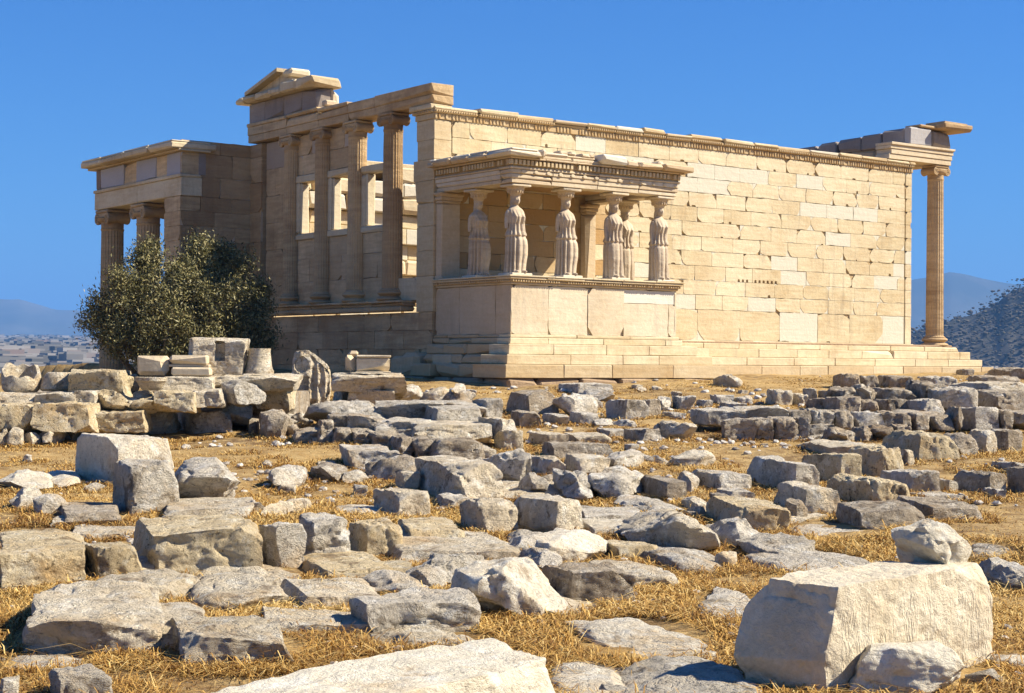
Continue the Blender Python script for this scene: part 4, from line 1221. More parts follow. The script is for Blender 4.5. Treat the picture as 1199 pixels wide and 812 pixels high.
def place(P, F, box, phi, by, mat, name, label, cat, group=None, seed=0, sink=.12, dig=0.0, rgh=1.0, dims=None, t=.4, h=None, fitit=True, sharp=38, zbase=None):
    """stand a stone on the slope where the photo has it and give it its real size there"""
    x0, x1, yt, yb = box
    xc = .5*(x0+x1); c, D = at(xc, by if by is not None else yb)
    D_ = D
    s_ = D/FPX
    Wm = (x1-x0)*s_; Vm = (yb-yt)*s_
    z0 = c[2]
    if by is not None: z0 = (CAM+ray(xc, yb)*D)[2]
    eyeh = max(.25, CAM[2]-z0-Vm*(1-t)*.9)
    Dv = np.clip(t*Vm*D/eyeh, .35*Wm, max(1.6*Wm, 1.0)) if dims is None else 0
    Dv = min(Dv, 3.2)
    hh = max((1-t)*Vm, .04) if h is None else h
    f_ = R_(phi); co, si = abs(cs(f_)), abs(sn(f_)); det = co*co-si*si
    if abs(det) > .25: w = (co*Wm-si*Dv)/det; d = (co*Dv-si*Wm)/det
    else: w = d = -1
    w0, d0 = Wm/(co+.5*si), Wm*.55
    if w < .45*Wm or d < .3*Wm or w > 1.4*Wm: w = w0; d = np.clip(Dv/(co+.3*si) if co > .3 else w0, .4*w, 1.5*w)
    if dims is not None: w, d, hh = dims
    hh_s = hh*(1+sink)+.03+dig
    Q = P*np.array([w/2, d/2, hh_s/2])
    if rgh: Q = rough(Q, (w, d, hh_s), seed, rgh)
    Q[:, 2] -= Q[:, 2].min()
    ang = math.atan2(RH[1], RH[0])+f_
    Rz = np.array([[cs(ang), -sn(ang)], [sn(ang), cs(ang)]])
    Q[:, :2] = Q[:, :2]@Rz.T
    def seat(Q):
        e_ = (Q[:, :2]@FH).min(); off = c[:2]-FH*e_
        return np.array([off[0], off[1], z0-sink*hh-.02-dig])
    if fitit:
        for it in range(5):
            o = seat(Q); G = Q+o; vis = G[:, 2] > z0+.0
            pp, _ = proj(G[vis]); 
            a_, b_ = pp[:, 0].min(), pp[:, 0].max(); tp2 = pp[:, 1].min()
            kx = np.clip((x1-x0)/(b_-a_), .6, 1.6); kz = np.clip((yb-yt)/max(yb-tp2, 1), .6, 1.6)
            if dims is None: Q[:, :2] *= kx
            else: Q[:, :2] *= kx
            if h is None: Q[:, 2] *= kz
            # slide sideways so that the middle agrees
            sh = (xc-.5*(a_+b_))*s_; c[:2] += RH*sh*.8
    o = seat(Q)
    ob = link_mesh(name, Q, F, mat, fix=False, smooth=R_(sharp*.75))
    ob.location = o
    tag(ob, label, cat, group)
    STONES.append((o[0], o[1], float(np.abs(Q[:, :2]).max()), Q[:, :2]+o[:2], o[2]+float(Q[:, 2].max())))
    return ob
NAMES = {'b': ('stone_block', 'stone block'), 's': ('stone_slab', 'stone slab'), 'r': ('boulder', 'boulder'), 'f': ('flat_rock', 'rock'), 'm': ('stone_block', 'stone block')}
_sd = [100]
def stone(x0, x1, yt, yb, style, m, label, phi=None, by=None, t=None, group=None, amp=1.0, h=None, name=None, jit=1.0):
    _sd[0] += 1; sd = _sd[0]; rng = random.Random(sd)
    W_, H_ = x1-x0, yb-yt
    ex = .05 if by is None else .14; x0 -= ex*W_; x1 += ex*W_; yb += .10*H_ if by is None else .06*H_
    if style == 'f': x0 -= .05*W_; x1 += .05*W_; yb += .06*H_
    n = int(np.clip(W_/3.6, 15, 52))
    if phi is None:
        phi = rng.uniform(22, 38) if W_/H_ < 1.7 else rng.uniform(5, 18)
        if style == 'r': phi = rng.uniform(-30, 40)
        if style == 'f': phi = rng.uniform(-8, 20)
    if t is None: t = {'b': .38, 's': .6, 'r': .42, 'f': .86, 'm': .45}[style]
    D0_ = at(.5*(x0+x1), yb)[1]
    P, F = rock_shape(style, sd, n, jit)
    nm, ct = NAMES[style]
    if name: nm, ct = name
    return place(P, F, (x0, x1, yt, yb), phi, by, RM[m], nm, label, ct, group, sd, rgh=amp*(1.0 if style in 'bs' else 1.4), t=t, h=h, sink=.18 if style != 'f' else .25, dig={'f': .07, 's': .05, 'r': .03}.get(style, .02)*min(1, D0_/12.0+.3))
st = stone
# ---- foreground, left to right
st(0, 98, 619, 686, 'b', 'p', 'large pitted tan block cut by the left edge of the picture', 18)
st(99, 164, 634, 680, 'b', 'p', 'small squared tan block between two larger blocks', 28)
st(160, 301, 602, 673, 'b', 'p', 'very large long tan block with a shaded left end', 16, t=.3)
st(303, 357, 611, 664, 'b', 'g', 'upright squared block right beside the large long tan block', 30, t=.2)
st(349, 409, 600, 655, 'm', 'g', 'rounded cracked grey block standing in the row of blocks', 20, t=.15)
st(407, 470, 606, 646, 'b', 'p', 'brown pitted block right of the rounded cracked grey one', 20)
st(469, 543, 605, 638, 'b', 'p', 'longer low block at the right end of the row of blocks', 14)
st(541, 604, 582, 618, 'm', 't', 'pale lumpy block above the right end of the block row', 22)
st(33, 187, 680, 764, 's', 't', 'big broken slab with a tall dark left side in the lower left', 12, t=.5, amp=1.1)
st(153, 236, 705, 760, 's', 't', 'middle slab of three stepped slabs in the lower left', 10, t=.5)
st(198, 342, 720, 781, 's', 't', 'rough pale slab with dark hollows, lowest of the left slabs', 10, t=.55, amp=1.2)
st(118, 230, 679, 707, 'f', 't', 'flat pale slab behind the big broken slab at lower left', 6, h=.13)
st(228, 332, 684, 716, 'f', 't', 'flat worn slab left of the dry grass gap', 10, h=.13)
st(306, 431, 710, 745, 's', 't', 'low pale slab lying in grass above the long white block', 8, t=.6)
st(331, 449, 676, 712, 's', 't', 'flat topped pale slab with a dark pointed left end', 14, t=.6)
st(342, 456, 645, 681, 's', 'p', 'long narrow pitted slab below the row of blocks', 22, t=.55)
st(376, 486, 656, 684, 's', 'p', 'low pitted slab tucked in front of a longer one', 16, t=.6)
st(424, 500, 667, 698, 'r', 'g', 'grey pointed rock wedged between slabs')
st(415, 557, 687, 742, 'b', 'g', 'large grey block with a dark front left face', 26, t=.36)
st(479, 563, 648, 689, 'r', 'g', 'cracked bluish grey boulder under the long pale slab')
st(458, 612, 617, 656, 's', 't', 'long tilted pale slab with a broad sunlit top', 10, t=.75)
st(534, 659, 652, 720, 'r', 'w', 'big smooth white boulder with dark shadow under its edge', 14, t=.35)
st(599, 646, 620, 641, 'f', 'g', 'small flat grey rock behind the white boulder')
st(611, 657, 639, 667, 'r', 'g', 'dark grey rock leaning on the big white boulder')
st(630, 710, 618, 658, 'r', 'w', 'pale pinkish wedge shaped boulder with brown front')
st(639, 742, 657, 704, 'b', 'd', 'dark fronted block half sunk in straw coloured grass', 20, t=.3)
st(693, 790, 655, 686, 's', 't', 'pale pitted slab right behind the dark fronted block', 8, t=.7)
st(708, 768, 632, 651, 's', 'p', 'small low brown slab in grass left of a grey one', 10)
st(749, 835, 639, 664, 'f', 'g', 'light grey rock with sloping top among grass')
st(730, 838, 596, 642, 'r', 't', 'big humped boulder with a shaded left flank', 12, t=.35)
st(681, 750, 592, 613, 's', 'g', 'thin grey slab with black edge above a white one', 8)
st(681, 748, 607, 625, 's', 'w', 'thin white slab in front of a grey one', 6, t=.7)
st(831, 922, 580, 617, 's', 'p', 'broad flat pitted slab facing a smaller broken end', 12, t=.55)
st(917, 945, 583, 608, 'b', 'd', 'broken chunk at the right end of a broad pitted slab', 30)
st(830, 890, 605, 634, 'f', 'g', 'streaky grey rock below the broad pitted slab', t=.7)
st(869, 947, 623, 649, 'f', 'g', 'light grey flat rock sloping left in open grass')
st(930, 1024, 613, 631, 'f', 'g', 'long thin grey flat rock in open grass')
st(983, 1084, 585, 620, 'b', 'd', 'dark grey long block with dark front in the right middle', 10, t=.32)
st(1051, 1149, 580, 612, 's', 'd', 'low grey slab touching the dark grey long block', 12, t=.6)
st(821, 882, 687, 724, 'f', 'g', 'white streaked bedrock just left of the large tooled block', t=.8)
st(838, 862, 645, 659, 'r', 'w', 'small pale stone alone in grass')
st(0, 22, 791, 826, 'b', 't', 'stone cut off by the bottom left corner', 20)
st(60, 129, 777, 826, 'b', 'g', 'grey tipped block at the bottom edge on the left', 30, t=.4)
st(0, 94, 766, 787, 'f', 'g', 'flat bedrock slab at the lower left edge')
st(85, 162, 614, 631, 's', 't', 'thin flat strip of stone above the small squared block', 4, t=.7)
st(0, 62, 622, 634, 'f', 't', 'thin flat stone behind the large pitted block')
# ---- pale marble and dark boulders at left
st(135, 207, 537, 598, 'm', 'g', 'dark grey squared boulder in front of the white marble block', 34, t=.12)
st(202, 278, 535, 588, 'r', 'g', 'dark grey boulder with a nose on its right side', 10, t=.2)
st(191, 293, 582, 612, 's', 't', 'flat stone slab below the boulder with a nose', 8, t=.6)
st(0, 60, 549, 572, 'f', 'w', 'pale flagstone at the left edge below the ruined wall')
st(48, 90, 551, 568, 'f', 'w', 'small pale flagstone in the shade of the marble block')
st(12, 52, 570, 597, 'r', 'g', 'grey knob of rock near the left edge')
st(40, 80, 578, 603, 'r', 'g', 'grey rock right of a knob near the left edge')
st(60, 84, 603, 617, 'b', 'w', 'small white stone with bluish face')
st(73, 140, 588, 615, 'b', 'd', 'shaded stone under the dark squared boulder', 15)
# ---- middle ground, left and centre
st(280, 309, 585, 603, 'r', 'g', 'small grey rock left of a flat mound')
st(306, 362, 583, 608, 'r', 't', 'low pale mound of rock at the grass edge')
st(392, 442, 591, 602, 'f', 'w', 'thin white slab lying in golden grass')
st(440, 501, 571, 601, 'b', 't', 'tilted pale block in front of the big brown spotted block', 30)
st(316, 358, 544, 568, 'r', 'g', 'bluish boulder alone in the golden grass')
st(365, 405, 541, 562, 'r', 'd', 'dark pointed rock at the edge of the golden grass')
st(400, 466, 520, 548, 'b', 'g', 'bluish topped block with dark front below the rubble wall', 14)
st(430, 489, 532, 558, 'r', 'd', 'dark brown boulder in shadow below a bluish topped block')
st(402, 433, 550, 563, 'r', 'g', 'flattish grey rock under the dark brown boulder')
st(464, 491, 551, 569, 'b', 't', 'small pale block left of the big brown spotted block')
st(489, 586, 533, 580, 'b', 't', 'big pale block with a brown spot at its left end', 20, t=.25)
st(563, 620, 525, 563, 'r', 'g', 'smooth grey block right behind the big spotted block', 20, t=.4)
st(511, 549, 577, 594, 'r', 'g', 'bluish stone under the big spotted block')
st(600, 680, 578, 620, 'b', 't', 'long pale block tilted up to the right', 22, t=.35)
st(607, 641, 553, 577, 'r', 'g', 'grey rock leaning below a smooth grey block')
st(649, 693, 548, 581, 'r', 'g', 'greyish upright rock with a pale ridge')
st(688, 754, 545, 580, 'r', 'g', 'large bluish grey rock in two humps')
st(751, 802, 556, 581, 'b', 'd', 'dark squared rock with blue grey top', 16)
st(794, 818, 551, 575, 'r', 'g', 'grey rock tucked behind the dark squared one')
st(812, 877, 549, 573, 'b', 'g', 'grey block with brown patches in the centre right', 12)
st(724, 798, 579, 599, 'f', 'g', 'streaky grey flat rock below the dark squared rock')
st(799, 828, 581, 596, 'r', 't', 'small pale rock at the end of a streaky flat rock')
st(839, 882, 570, 583, 's', 'g', 'thin grey slab left of the big right hand blocks')
st(616, 661, 533, 552, 's', 't', 'pale flat block left of a larger pale block')
st(661, 712, 531, 553, 'b', 't', 'pale block with dark front below the long dark stone', 10)
st(638, 716, 517, 536, 'b', 'd', 'long dark squared stone lying across the grass', 4, t=.25)
st(711, 752, 526, 550, 'r', 'g', 'light grey rock left of open grass')
st(756, 789, 533, 546, 'f', 'g', 'flat grey rock left of a wedge shaped rock')
st(786, 836, 526, 548, 'r', 't', 'wedge shaped rock at the grass clearing')
st(620, 664, 505, 522, 's', 't', 'pale strip of stone in the middle grass, left one')
st(661, 714, 506, 518, 's', 't', 'pale strip of stone in the middle grass, right one')
st(700, 735, 501, 510, 's', 'g', 'thin stone sliver above the pale strips')
st(732, 774, 501, 519, 's', 'd', 'flat dark sided slab beside a spotted boulder')
st(764, 814, 492, 515, 'r', 't', 'spotted low boulder in the grass below the east wall')
st(716, 744, 491, 500, 'f', 'g', 'small flat light rock in the middle grass')
st(775, 802, 482, 492, 's', 'g', 'small wedge stone above the spotted boulder')
st(696, 716, 490, 499, 'f', 'g', 'tiny flat rock left of a small flat one')
st(595, 652, 456, 483, 'b', 'd', 'dark brown block before the porch foundation', 18)
st(649, 698, 460, 484, 'r', 'g', 'grey slanting block right of the dark brown block')
st(656, 716, 448, 462, 's', 'g', 'long grey slab at the foot of the porch steps')
st(672, 718, 455, 470, 'r', 'g', 'grey rock beneath the long grey slab')
st(711, 758, 467, 490, 'b', 'g', 'squared bluish block in the rubble below the steps', 24)
st(751, 773, 467, 486, 'b', 'd', 'dark block joined to the squared bluish block', 24)
st(770, 786, 464, 478, 'r', 'g', 'rounded stone right of the dark joined block')
st(788, 814, 463, 478, 'b', 'g', 'small square grey stone alone below the steps')
st(816, 834, 468, 476, 's', 'g', 'tiny flat stone right of the small square grey one')
st(636, 666, 484, 498, 'b', 'g', 'small bluish block in the rubble left of centre')
st(668, 702, 482, 496, 's', 'g', 'small grey slab right of a small bluish block')
st(599, 633, 480, 500, 'b', 'd', 'dark stone right beside the rubble wall end')
st(836, 868, 438, 452, 'r', 't', 'brown boulder at the foot of the temple steps')
# ---- heavy blocks at right
st(877, 956, 533, 573, 'b', 'g', 'heavy squared block with dark left end, first of the right hand row', 20, t=.3)
st(937, 1006, 530, 567, 'b', 'p', 'heavy flat topped pitted block, second of the right hand row', 20, t=.4)
st(994, 1056, 519, 556, 'm', 'p', 'tilted rough block, third of the right hand row', 30, t=.3)
st(936, 1030, 514, 533, 's', 't', 'pale slab behind the right hand row of heavy blocks', 10)
st(908, 982, 563, 598, 'b', 't', 'pale flat topped block in front of the heavy row', 16, t=.4)
st(972, 1062, 554, 592, 'm', 'p', 'broad rough block with a pitted top, front right', 16, t=.55)
st(1033, 1099, 549, 577, 'b', 'g', 'pale topped block behind the broad rough block', 14, t=.5)
st(1034, 1120, 503, 538, 'm', 'p', 'large layered block below the right hand wall', 12, t=.4)
st(1051, 1070, 526, 544, 'b', 't', 'small block under the large layered block')
st(1106, 1144, 506, 533, 'r', 'd', 'dark fronted block right of the large layered block', 20, t=.2)
st(1134, 1166, 502, 530, 'b', 't', 'pale lit block leaning on a dark fronted block', 30)
st(1158, 1196, 502, 528, 'b', 'd', 'dark cube shaped stone near the right edge', 24, t=.25)
st(1119, 1177, 550, 578, 'b', 'd', 'dark block with grey top near the right edge', 20, t=.35)
st(1180, 1215, 546, 578, 'b', 'd', 'dark block cut by the right edge of the picture', 20)
st(1162, 1210, 540, 554, 's', 'g', 'flat grey slab behind the block cut by the right edge')
st(1067, 1131, 575, 589, 's', 'g', 'thin pale slab before a dark block with grey top')
st(1098, 1121, 562, 577, 's', 'g', 'small slab wedged between blocks at right')
st(1151, 1177, 570, 584, 'b', 'g', 'small grey block in front of the dark block at right')
st(1139, 1181, 636, 653, 'r', 'g', 'grey stone in grass right of the white boulder')
st(1150, 1212, 652, 688, 'f', 'g', 'grey bedrock behind the right end of the tooled block')
st(1158, 1225, 688, 776, 'f', 'w', 'smooth white bedrock right of the large tooled block', t=.92, h=.05)
st(1132, 1183, 783, 806, 'r', 'd', 'dark stone at the bottom right')
# bedrock between the foreground blocks
st(672, 832, 722, 774, 'f', 'w', 'white flat bedrock in the foreground grass', 20, t=.93, h=.06)
st(640, 730, 756, 824, 'f', 'w', 'cracked white bedrock against the right end of the long white block', t=.9, h=.06)
st(728, 892, 752, 830, 'f', 'g', 'broad streaked bedrock left of the large tooled block', 10, t=.9, h=.07)
st(700, 745, 800, 824, 'f', 'g', 'small bit of bedrock at the bottom edge')

# ---- ruined wall at left: lower rubble, big blocks, flat course (all on one rubble core)
G1 = 'stones of the ruined wall at left'
for (a_, b_, c_, d_, lab) in ((-4, 10, 502, 521, 'rubble stone at the left edge of the wall foot'), (7, 28, 500, 521, 'upright pale rubble stone at the wall foot'), (29, 47, 506, 520, 'dark small stone between two pale ones at the wall foot'),
                         (47, 76, 498, 520, 'rounded pale stone at the foot of the left wall'), (80, 101, 497, 514, 'small brown stone at the foot of the left wall')):
    st(a_, b_, c_, d_, 'r', 't', lab, group=G1, name=('wall_stone', 'wall stone'))
st(100, 135, 496, 511, 's', 'g', 'grey flat stone just behind the white marble block', group=G1)
st(131, 168, 498, 511, 's', 'g', 'grey flat stone behind the right end of the marble block', group=G1)
def ws(x0, x1, yt, yb, style, m, lab, by, phi=6, t=.15, g=G1, amp=1.2): return st(x0, x1, yt, yb, style, m, lab, phi, by, t, g, amp, name=('wall_stone', 'wall stone'), jit=.9 if g and 'right' in g else .55)
ws(-6, 46, 470, 501, 'b', 'p', 'long pitted brown block at the left end of the wall', 521)
ws(45, 114, 469, 500, 'b', 'p', 'long pitted brown block overhanging the rubble foot', 521)
ws(108, 171, 477, 502, 'b', 'p', 'recessed brown block right of the overhanging one', 517)
st(155, 210, 475, 507, 'r', 'g', 'rounded pale grey boulder leaning on the left wall', t=.2)
st(210, 270, 479, 506, 'b', 'g', 'bluish slanting block at the foot of the left wall', 16, t=.25)
st(239, 290, 465, 491, 'r', 'g', 'grey boulder above the bluish slanting block', 10, 507, .2)
st(256, 305, 443, 469, 'r', 'g', 'bluish rounded boulder in front of the flared drum', 10, 511, .2)
st(269, 299, 486, 500, 'r', 'g', 'small rock right of the bluish slanting block')
st(288, 332, 462, 482, 'b', 'g', 'grey cornered rock left of the carved upright stone', 30, 497, .2)
ws(-5, 46, 459, 473, 's', 't', 'thin flat slab under the hollow stone vessel', 516)
ws(46, 90, 458, 472, 's', 't', 'thin flat slab under the rounded half drum', 516)
ws(90, 117, 457, 477, 'b', 't', 'pale block in the flat course of the wall', 516)
ws(117, 160, 455, 479, 'r', 'p', 'rounded brown block under the rough block', 515)
ws(156, 190, 456, 478, 'r', 'p', 'lumpy brown block under the shallow basin', 515)
ws(186, 231, 456, 478, 'b', 'p', 'brown block with shaded face under the moulded block', 515)
ws(230, 262, 455, 473, 'b', 't', 'pale broken block at the right end of the flat course', 514)
ws(88, 149, 432, 458, 'b', 'p', 'rough lumpy tan block on the wall beside the half drum', 512, 8)
ws(140, 162, 438, 458, 'r', 'p', 'rough lump half hidden left of the shallow basin', 509)
ws(192, 251, 440, 457, 'b', 't', 'low tan block carrying the moulded block', 511, 6)
ws(248, 342, 437, 454, 'b', 't', 'long kerb block under the slotted block and flared drum', 508, 3)
st(305, 343, 479, 511, 'r', 'd', 'dark cone shaped boulder in the grass left of the rubble wall')
st(333, 366, 483, 499, 'r', 'g', 'grey rock behind the dark cone shaped boulder')
st(334, 352, 497, 511, 'r', 'g', 'small light rock right of the dark cone shaped boulder')
st(288, 306, 485, 506, 'r', 'd', 'dark small rock left of the cone shaped boulder')
st(331, 358, 470, 484, 'b', 't', 'pale block under the foot of the carved upright stone', 8)
# ---- row before the west foundation
ws(397, 467, 436, 456, 'b', 't', 'worn tan block under the small moulded altar block', 480, 8, g=None)
ws(413, 457, 452, 470, 'b', 't', 'lower tan block under the worn one', 479, 8, g=None)
st(391, 420, 453, 471, 'b', 't', 'small sunlit cube of stone before the west foundation', 28, t=.3)
st(446, 493, 450, 472, 'r', 'g', 'grey dome shaped boulder before the west foundation')
st(492, 531, 453, 471, 'r', 't', 'pale rock with a flat side before the west foundation')
st(524, 556, 457, 472, 'r', 'g', 'bluish rock carrying a little round stone')
st(532, 544, 449, 459, 'r', 'g', 'little round stone resting on a bluish rock', by=473)
# ---- rubble wall in the centre
G2 = 'stones of the low rubble wall in the centre'
wc = lambda *a_, **k: ws(*a_, g=G2, **k)
for (a_, b_, c_, d_, by, lab) in ((347, 379, 500, 521, 521, 'dark stone at the left foot of the central rubble wall'), (373, 389, 491, 514, 522, 'narrow dark stone near the left foot of the central rubble wall'), (387, 410, 499, 523, 524, 'squarish dark stone in the lower course'),
     (409, 434, 500, 524, 526, 'dark stone in the lower course below the joint'), (432, 462, 503, 526, 529, 'dark stone in the lower course, middle'), (460, 482, 509, 536, 537, 'dark upright stone under the long edge block'),
     (480, 506, 510, 538, 538, 'dark squared stone in deep shade of the central wall'), (501, 560, 512, 541, 541, 'broad brown stone at the lower right of the central wall')):
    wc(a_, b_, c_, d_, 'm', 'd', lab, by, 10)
for (a_, b_, c_, d_, m_, by, lab) in ((386, 411, 483, 503, 'd', 519, 'rounded stone at the upper left of the central wall'), (409, 447, 484, 507, 'd', 520, 'rounded end stone of the upper course'), (445, 498, 488, 511, 'g', 523, 'long grey edge block in the upper course'),
     (490, 566, 491, 514, 't', 530, 'pale long block at the right end of the upper course')):
    wc(a_, b_, c_, d_, 'b', m_, lab, by, 8, t=.3)
st(565, 602, 488, 511, 'b', 't', 'pale block ending the central wall on the right', 20, 525, .3)
st(580, 612, 503, 525, 'b', 't', 'pale sunlit block at the right foot of the central wall', 24)
st(533, 579, 521, 538, 's', 't', 'low slab before the central wall behind the big spotted block', 10)
st(369, 444, 468, 494, 'f', 'g', 'broad pale flat rock capping the central wall on the left', 10, 512, .75)
st(453, 556, 468, 493, 's', 'g', 'long light slab lying along the top of the central wall', 6, 512, .6)
st(498, 556, 473, 494, 's', 'g', 'bluish wedge slab on the pale long block', 10, 518, .4)
st(554, 585, 466, 494, 'b', 'g', 'squared grey block at the right end of the long light slab', 16, 510, .35)
# ---- ruined walls at right: two low lines of masonry
G3 = 'stones of the ruined walls at right'
_wr = random.Random(70)
def wr(a_, b_, c_, d_, by, m_, lab, t=.22, stl='b'):
    k_ = _wr.uniform(-.06, .22)*(b_-a_); a_ -= k_*_wr.random(); b_ += k_*_wr.random(); c_ += _wr.uniform(-2.5, 2.5); stl = _wr.choice('bbmmr'); t += _wr.uniform(-.08, .12)
    ws(a_, b_, c_, d_, stl, m_, lab, by, 7, t, G3, 1.2)
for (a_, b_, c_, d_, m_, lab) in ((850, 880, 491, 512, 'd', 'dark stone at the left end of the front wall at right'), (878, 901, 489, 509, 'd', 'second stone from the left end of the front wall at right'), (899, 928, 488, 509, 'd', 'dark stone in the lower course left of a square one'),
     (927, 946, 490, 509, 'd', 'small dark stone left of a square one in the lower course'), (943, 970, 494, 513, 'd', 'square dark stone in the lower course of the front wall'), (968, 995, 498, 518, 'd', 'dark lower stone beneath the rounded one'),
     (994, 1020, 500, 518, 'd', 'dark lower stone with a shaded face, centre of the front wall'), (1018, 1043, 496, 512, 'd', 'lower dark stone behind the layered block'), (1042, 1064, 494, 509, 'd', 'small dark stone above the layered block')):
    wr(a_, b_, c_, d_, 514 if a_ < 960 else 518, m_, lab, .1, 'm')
for (a_, b_, c_, d_, m_, lab) in ((817, 869, 477, 496, 'g', 'pale slab starting the front wall at its left'), (866, 916, 475, 492, 'g', 'light topped stone near the left of the front wall'), (915, 945, 477, 492, 'd', 'brown stone left of a bluish topped one'), (943, 973, 475, 495, 'g', 'bluish topped stone in the front wall'),
     (967, 996, 479, 500, 'd', 'rounded dark stone in the front wall at right'), (992, 1028, 479, 503, 'g', 'stone with a slanting sunlit edge in the front wall'), (1024, 1063, 479, 499, 'd', 'long dark stone in the middle of the front wall'), (1058, 1086, 482, 502, 'd', 'flat dark stone right of the middle of the front wall'),
     (1082, 1110, 482, 501, 'd', 'dark square stone left of a triangular one'), (1106, 1126, 476, 497, 'd', 'triangular dark stone in the front wall'), (1122, 1163, 477, 500, 'g', 'rounded grey stone in the right part of the front wall'), (1160, 1182, 479, 499, 'd', 'dark stone second from the right edge in the front wall'), (1180, 1208, 479, 499, 'd', 'dark stone at the right edge in the front wall')):
    wr(a_, b_, c_, d_, 509, m_, lab, .3)
for (a_, b_, c_, d_, by, m_, lab) in ((833, 858, 461, 472, None, 'g', 'small pale stone left of the rear wall'), (857, 880, 462, 473, None, 'g', 'small grey stone left of the rear wall'), (843, 874, 471, 480, None, 'g', 'flat sliver of stone before the small pale stone'), (896, 927, 458, 474, None, 't', 'pale low stone near the rear wall'), (925, 944, 459, 474, None, 't', 'brownish stone beside the pale low stone'),
     (940, 957, 456, 472, None, 'g', 'little block left of the rear wall end'), (944, 970, 464, 479, None, 'd', 'flat dark stone at the left foot of the rear wall'),
     (969, 999, 450, 467, 481, 'd', 'first stone of the rear wall at right'), (997, 1020, 451, 468, 481, 'd', 'second stone of the rear wall at right'), (1018, 1066, 451, 470, 481, 'd', 'long flat dark stone of the rear wall'), (1064, 1106, 445, 470, 481, 'd', 'tall dark stone in the middle of the rear wall'),
     (1081, 1135, 453, 476, 484, 'g', 'bluish topped block thrust forward from the rear wall'), (1133, 1197, 455, 479, 484, 'd', 'big rounded dark block in the rear wall near the edge'), (1195, 1225, 457, 478, 484, 'd', 'dark block of the rear wall cut by the edge'),
     (973, 1000, 464, 478, 484, 'd', 'low stone beneath the first stone of the rear wall'), (998, 1025, 466, 479, 484, 'd', 'low stone beneath the second stone of the rear wall'), (1023, 1066, 467, 481, 484, 'd', 'low stone beneath the long flat dark stone'), (1067, 1102, 468, 485, 487, 'g', 'flat stone jutting at the foot of the rear wall'),
     (1127, 1197, 448, 458, 478, 't', 'thin pale slab lying on the rear wall')):
    wr(a_, b_, c_, d_, by, m_, lab, .3)
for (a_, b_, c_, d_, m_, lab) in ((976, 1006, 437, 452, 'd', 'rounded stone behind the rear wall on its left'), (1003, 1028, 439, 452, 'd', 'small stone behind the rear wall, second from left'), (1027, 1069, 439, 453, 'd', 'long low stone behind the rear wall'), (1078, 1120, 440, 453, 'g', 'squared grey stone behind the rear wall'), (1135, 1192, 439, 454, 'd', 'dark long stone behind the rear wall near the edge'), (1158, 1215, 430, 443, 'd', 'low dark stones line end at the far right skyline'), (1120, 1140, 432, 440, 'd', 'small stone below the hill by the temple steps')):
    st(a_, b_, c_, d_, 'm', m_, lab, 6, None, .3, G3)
# ---- loose rubble between the named stones
def rubble():
    rng = random.Random(606); g = 0
    boxes = [(600, 830, 455, 500, 40), (600, 900, 520, 620, 45), (300, 620, 480, 610, 38), (830, 1190, 455, 600, 50), (0, 300, 500, 620, 30), (300, 860, 600, 700, 26), (440, 640, 455, 480, 12)]
    for (a_, b_, c_, d_, m) in boxes:
        for i in range(int(m*.6)):
            x = rng.uniform(a_, b_); y = rng.uniform(c_, d_); q = (y-415)/100.0
            w = rng.uniform(7, 19)*(.55+.55*q); h = w*rng.uniform(.32, .6)
            p, D = at(x, y)
            if p[0] > -1.3 and p[1] > -5: continue
            if any(abs(p[0]-s_[0]) < s_[2]*.8 and abs(p[1]-s_[1]) < s_[2]*.8 for s_ in STONES): continue
            st(x-w/2, x+w/2, y-h, y, rng.choice('rrbs'), rng.choice('ggdtt'), 'small loose rubble stone lying in the grass among the larger blocks', group='small loose rubble stones', name=('rubble_stone', 'rubble stone'))
rubble()

for (a_, b_, c_, d_, m_, lab) in ((246, 276, 453, 474, 'p', 'shaded brown stone under the left end of the long kerb block'), (272, 306, 452, 472, 't', 'tan stone under the middle of the long kerb block'), (302, 342, 452, 474, 'p', 'brown stone under the right end of the long kerb block')):
    ws(a_, b_, c_, d_, 'b', m_, lab, 504, 5)

st(560, 690, 690, 722, 'f', 't', 'worn bedrock patch in front of the big smooth white boulder', 6, t=.93, h=.04)
st(884, 1010, 640, 664, 'f', 'g', 'flat grey bedrock patch behind the huge tooled block', 4, t=.93, h=.04)
st(560, 690, 560, 578, 'f', 't', 'low flat slab between the big spotted block and humped rock', 4, t=.8)
st(840, 960, 598, 612, 'f', 't', 'flat worn slab before the broad rough block', 4, t=.8)
st(232, 330, 622, 640, 'f', 't', 'low flat slab behind the large long tan block', 4, t=.8)
st(900, 990, 500, 513, 's', 'g', 'low grey slab at the foot of the front wall', 4, t=.6)
st(560, 640, 596, 612, 's', 't', 'thin pale slab left of the tilted long block', 6, t=.6)

st(95, 240, 655, 682, 'f', 't', 'flat worn slab between the small squared block and the big broken slab', 4, t=.9, h=.10)
st(230, 345, 668, 690, 'f', 't', 'flat worn slab in front of the upright squared block', 4, t=.9, h=.10)
st(430, 560, 738, 760, 'f', 't', 'low flat stone between the grey block and the long white block', 4, t=.9, h=.05)
# ------------------------------------------------------------------ carved pieces and special blocks
def spot(px, yb, by):
    c, D = at(px, by); p = CAM+ray(px, yb)*D
    return p, D/FPX
def special(box, phi, by, mat, name, label, cat, n=40, dims=None, t=.3, fn=None, seed=1, rgh=.8, style='b', sink=.05, **kw):
    P, F = rock_shape(style, seed, n, .3)
    if fn: P = fn(P)
    return place(P, F, box, phi, by, mat, name, label, cat, None, seed, rgh=rgh, dims=dims, t=t, sink=sink, **kw)
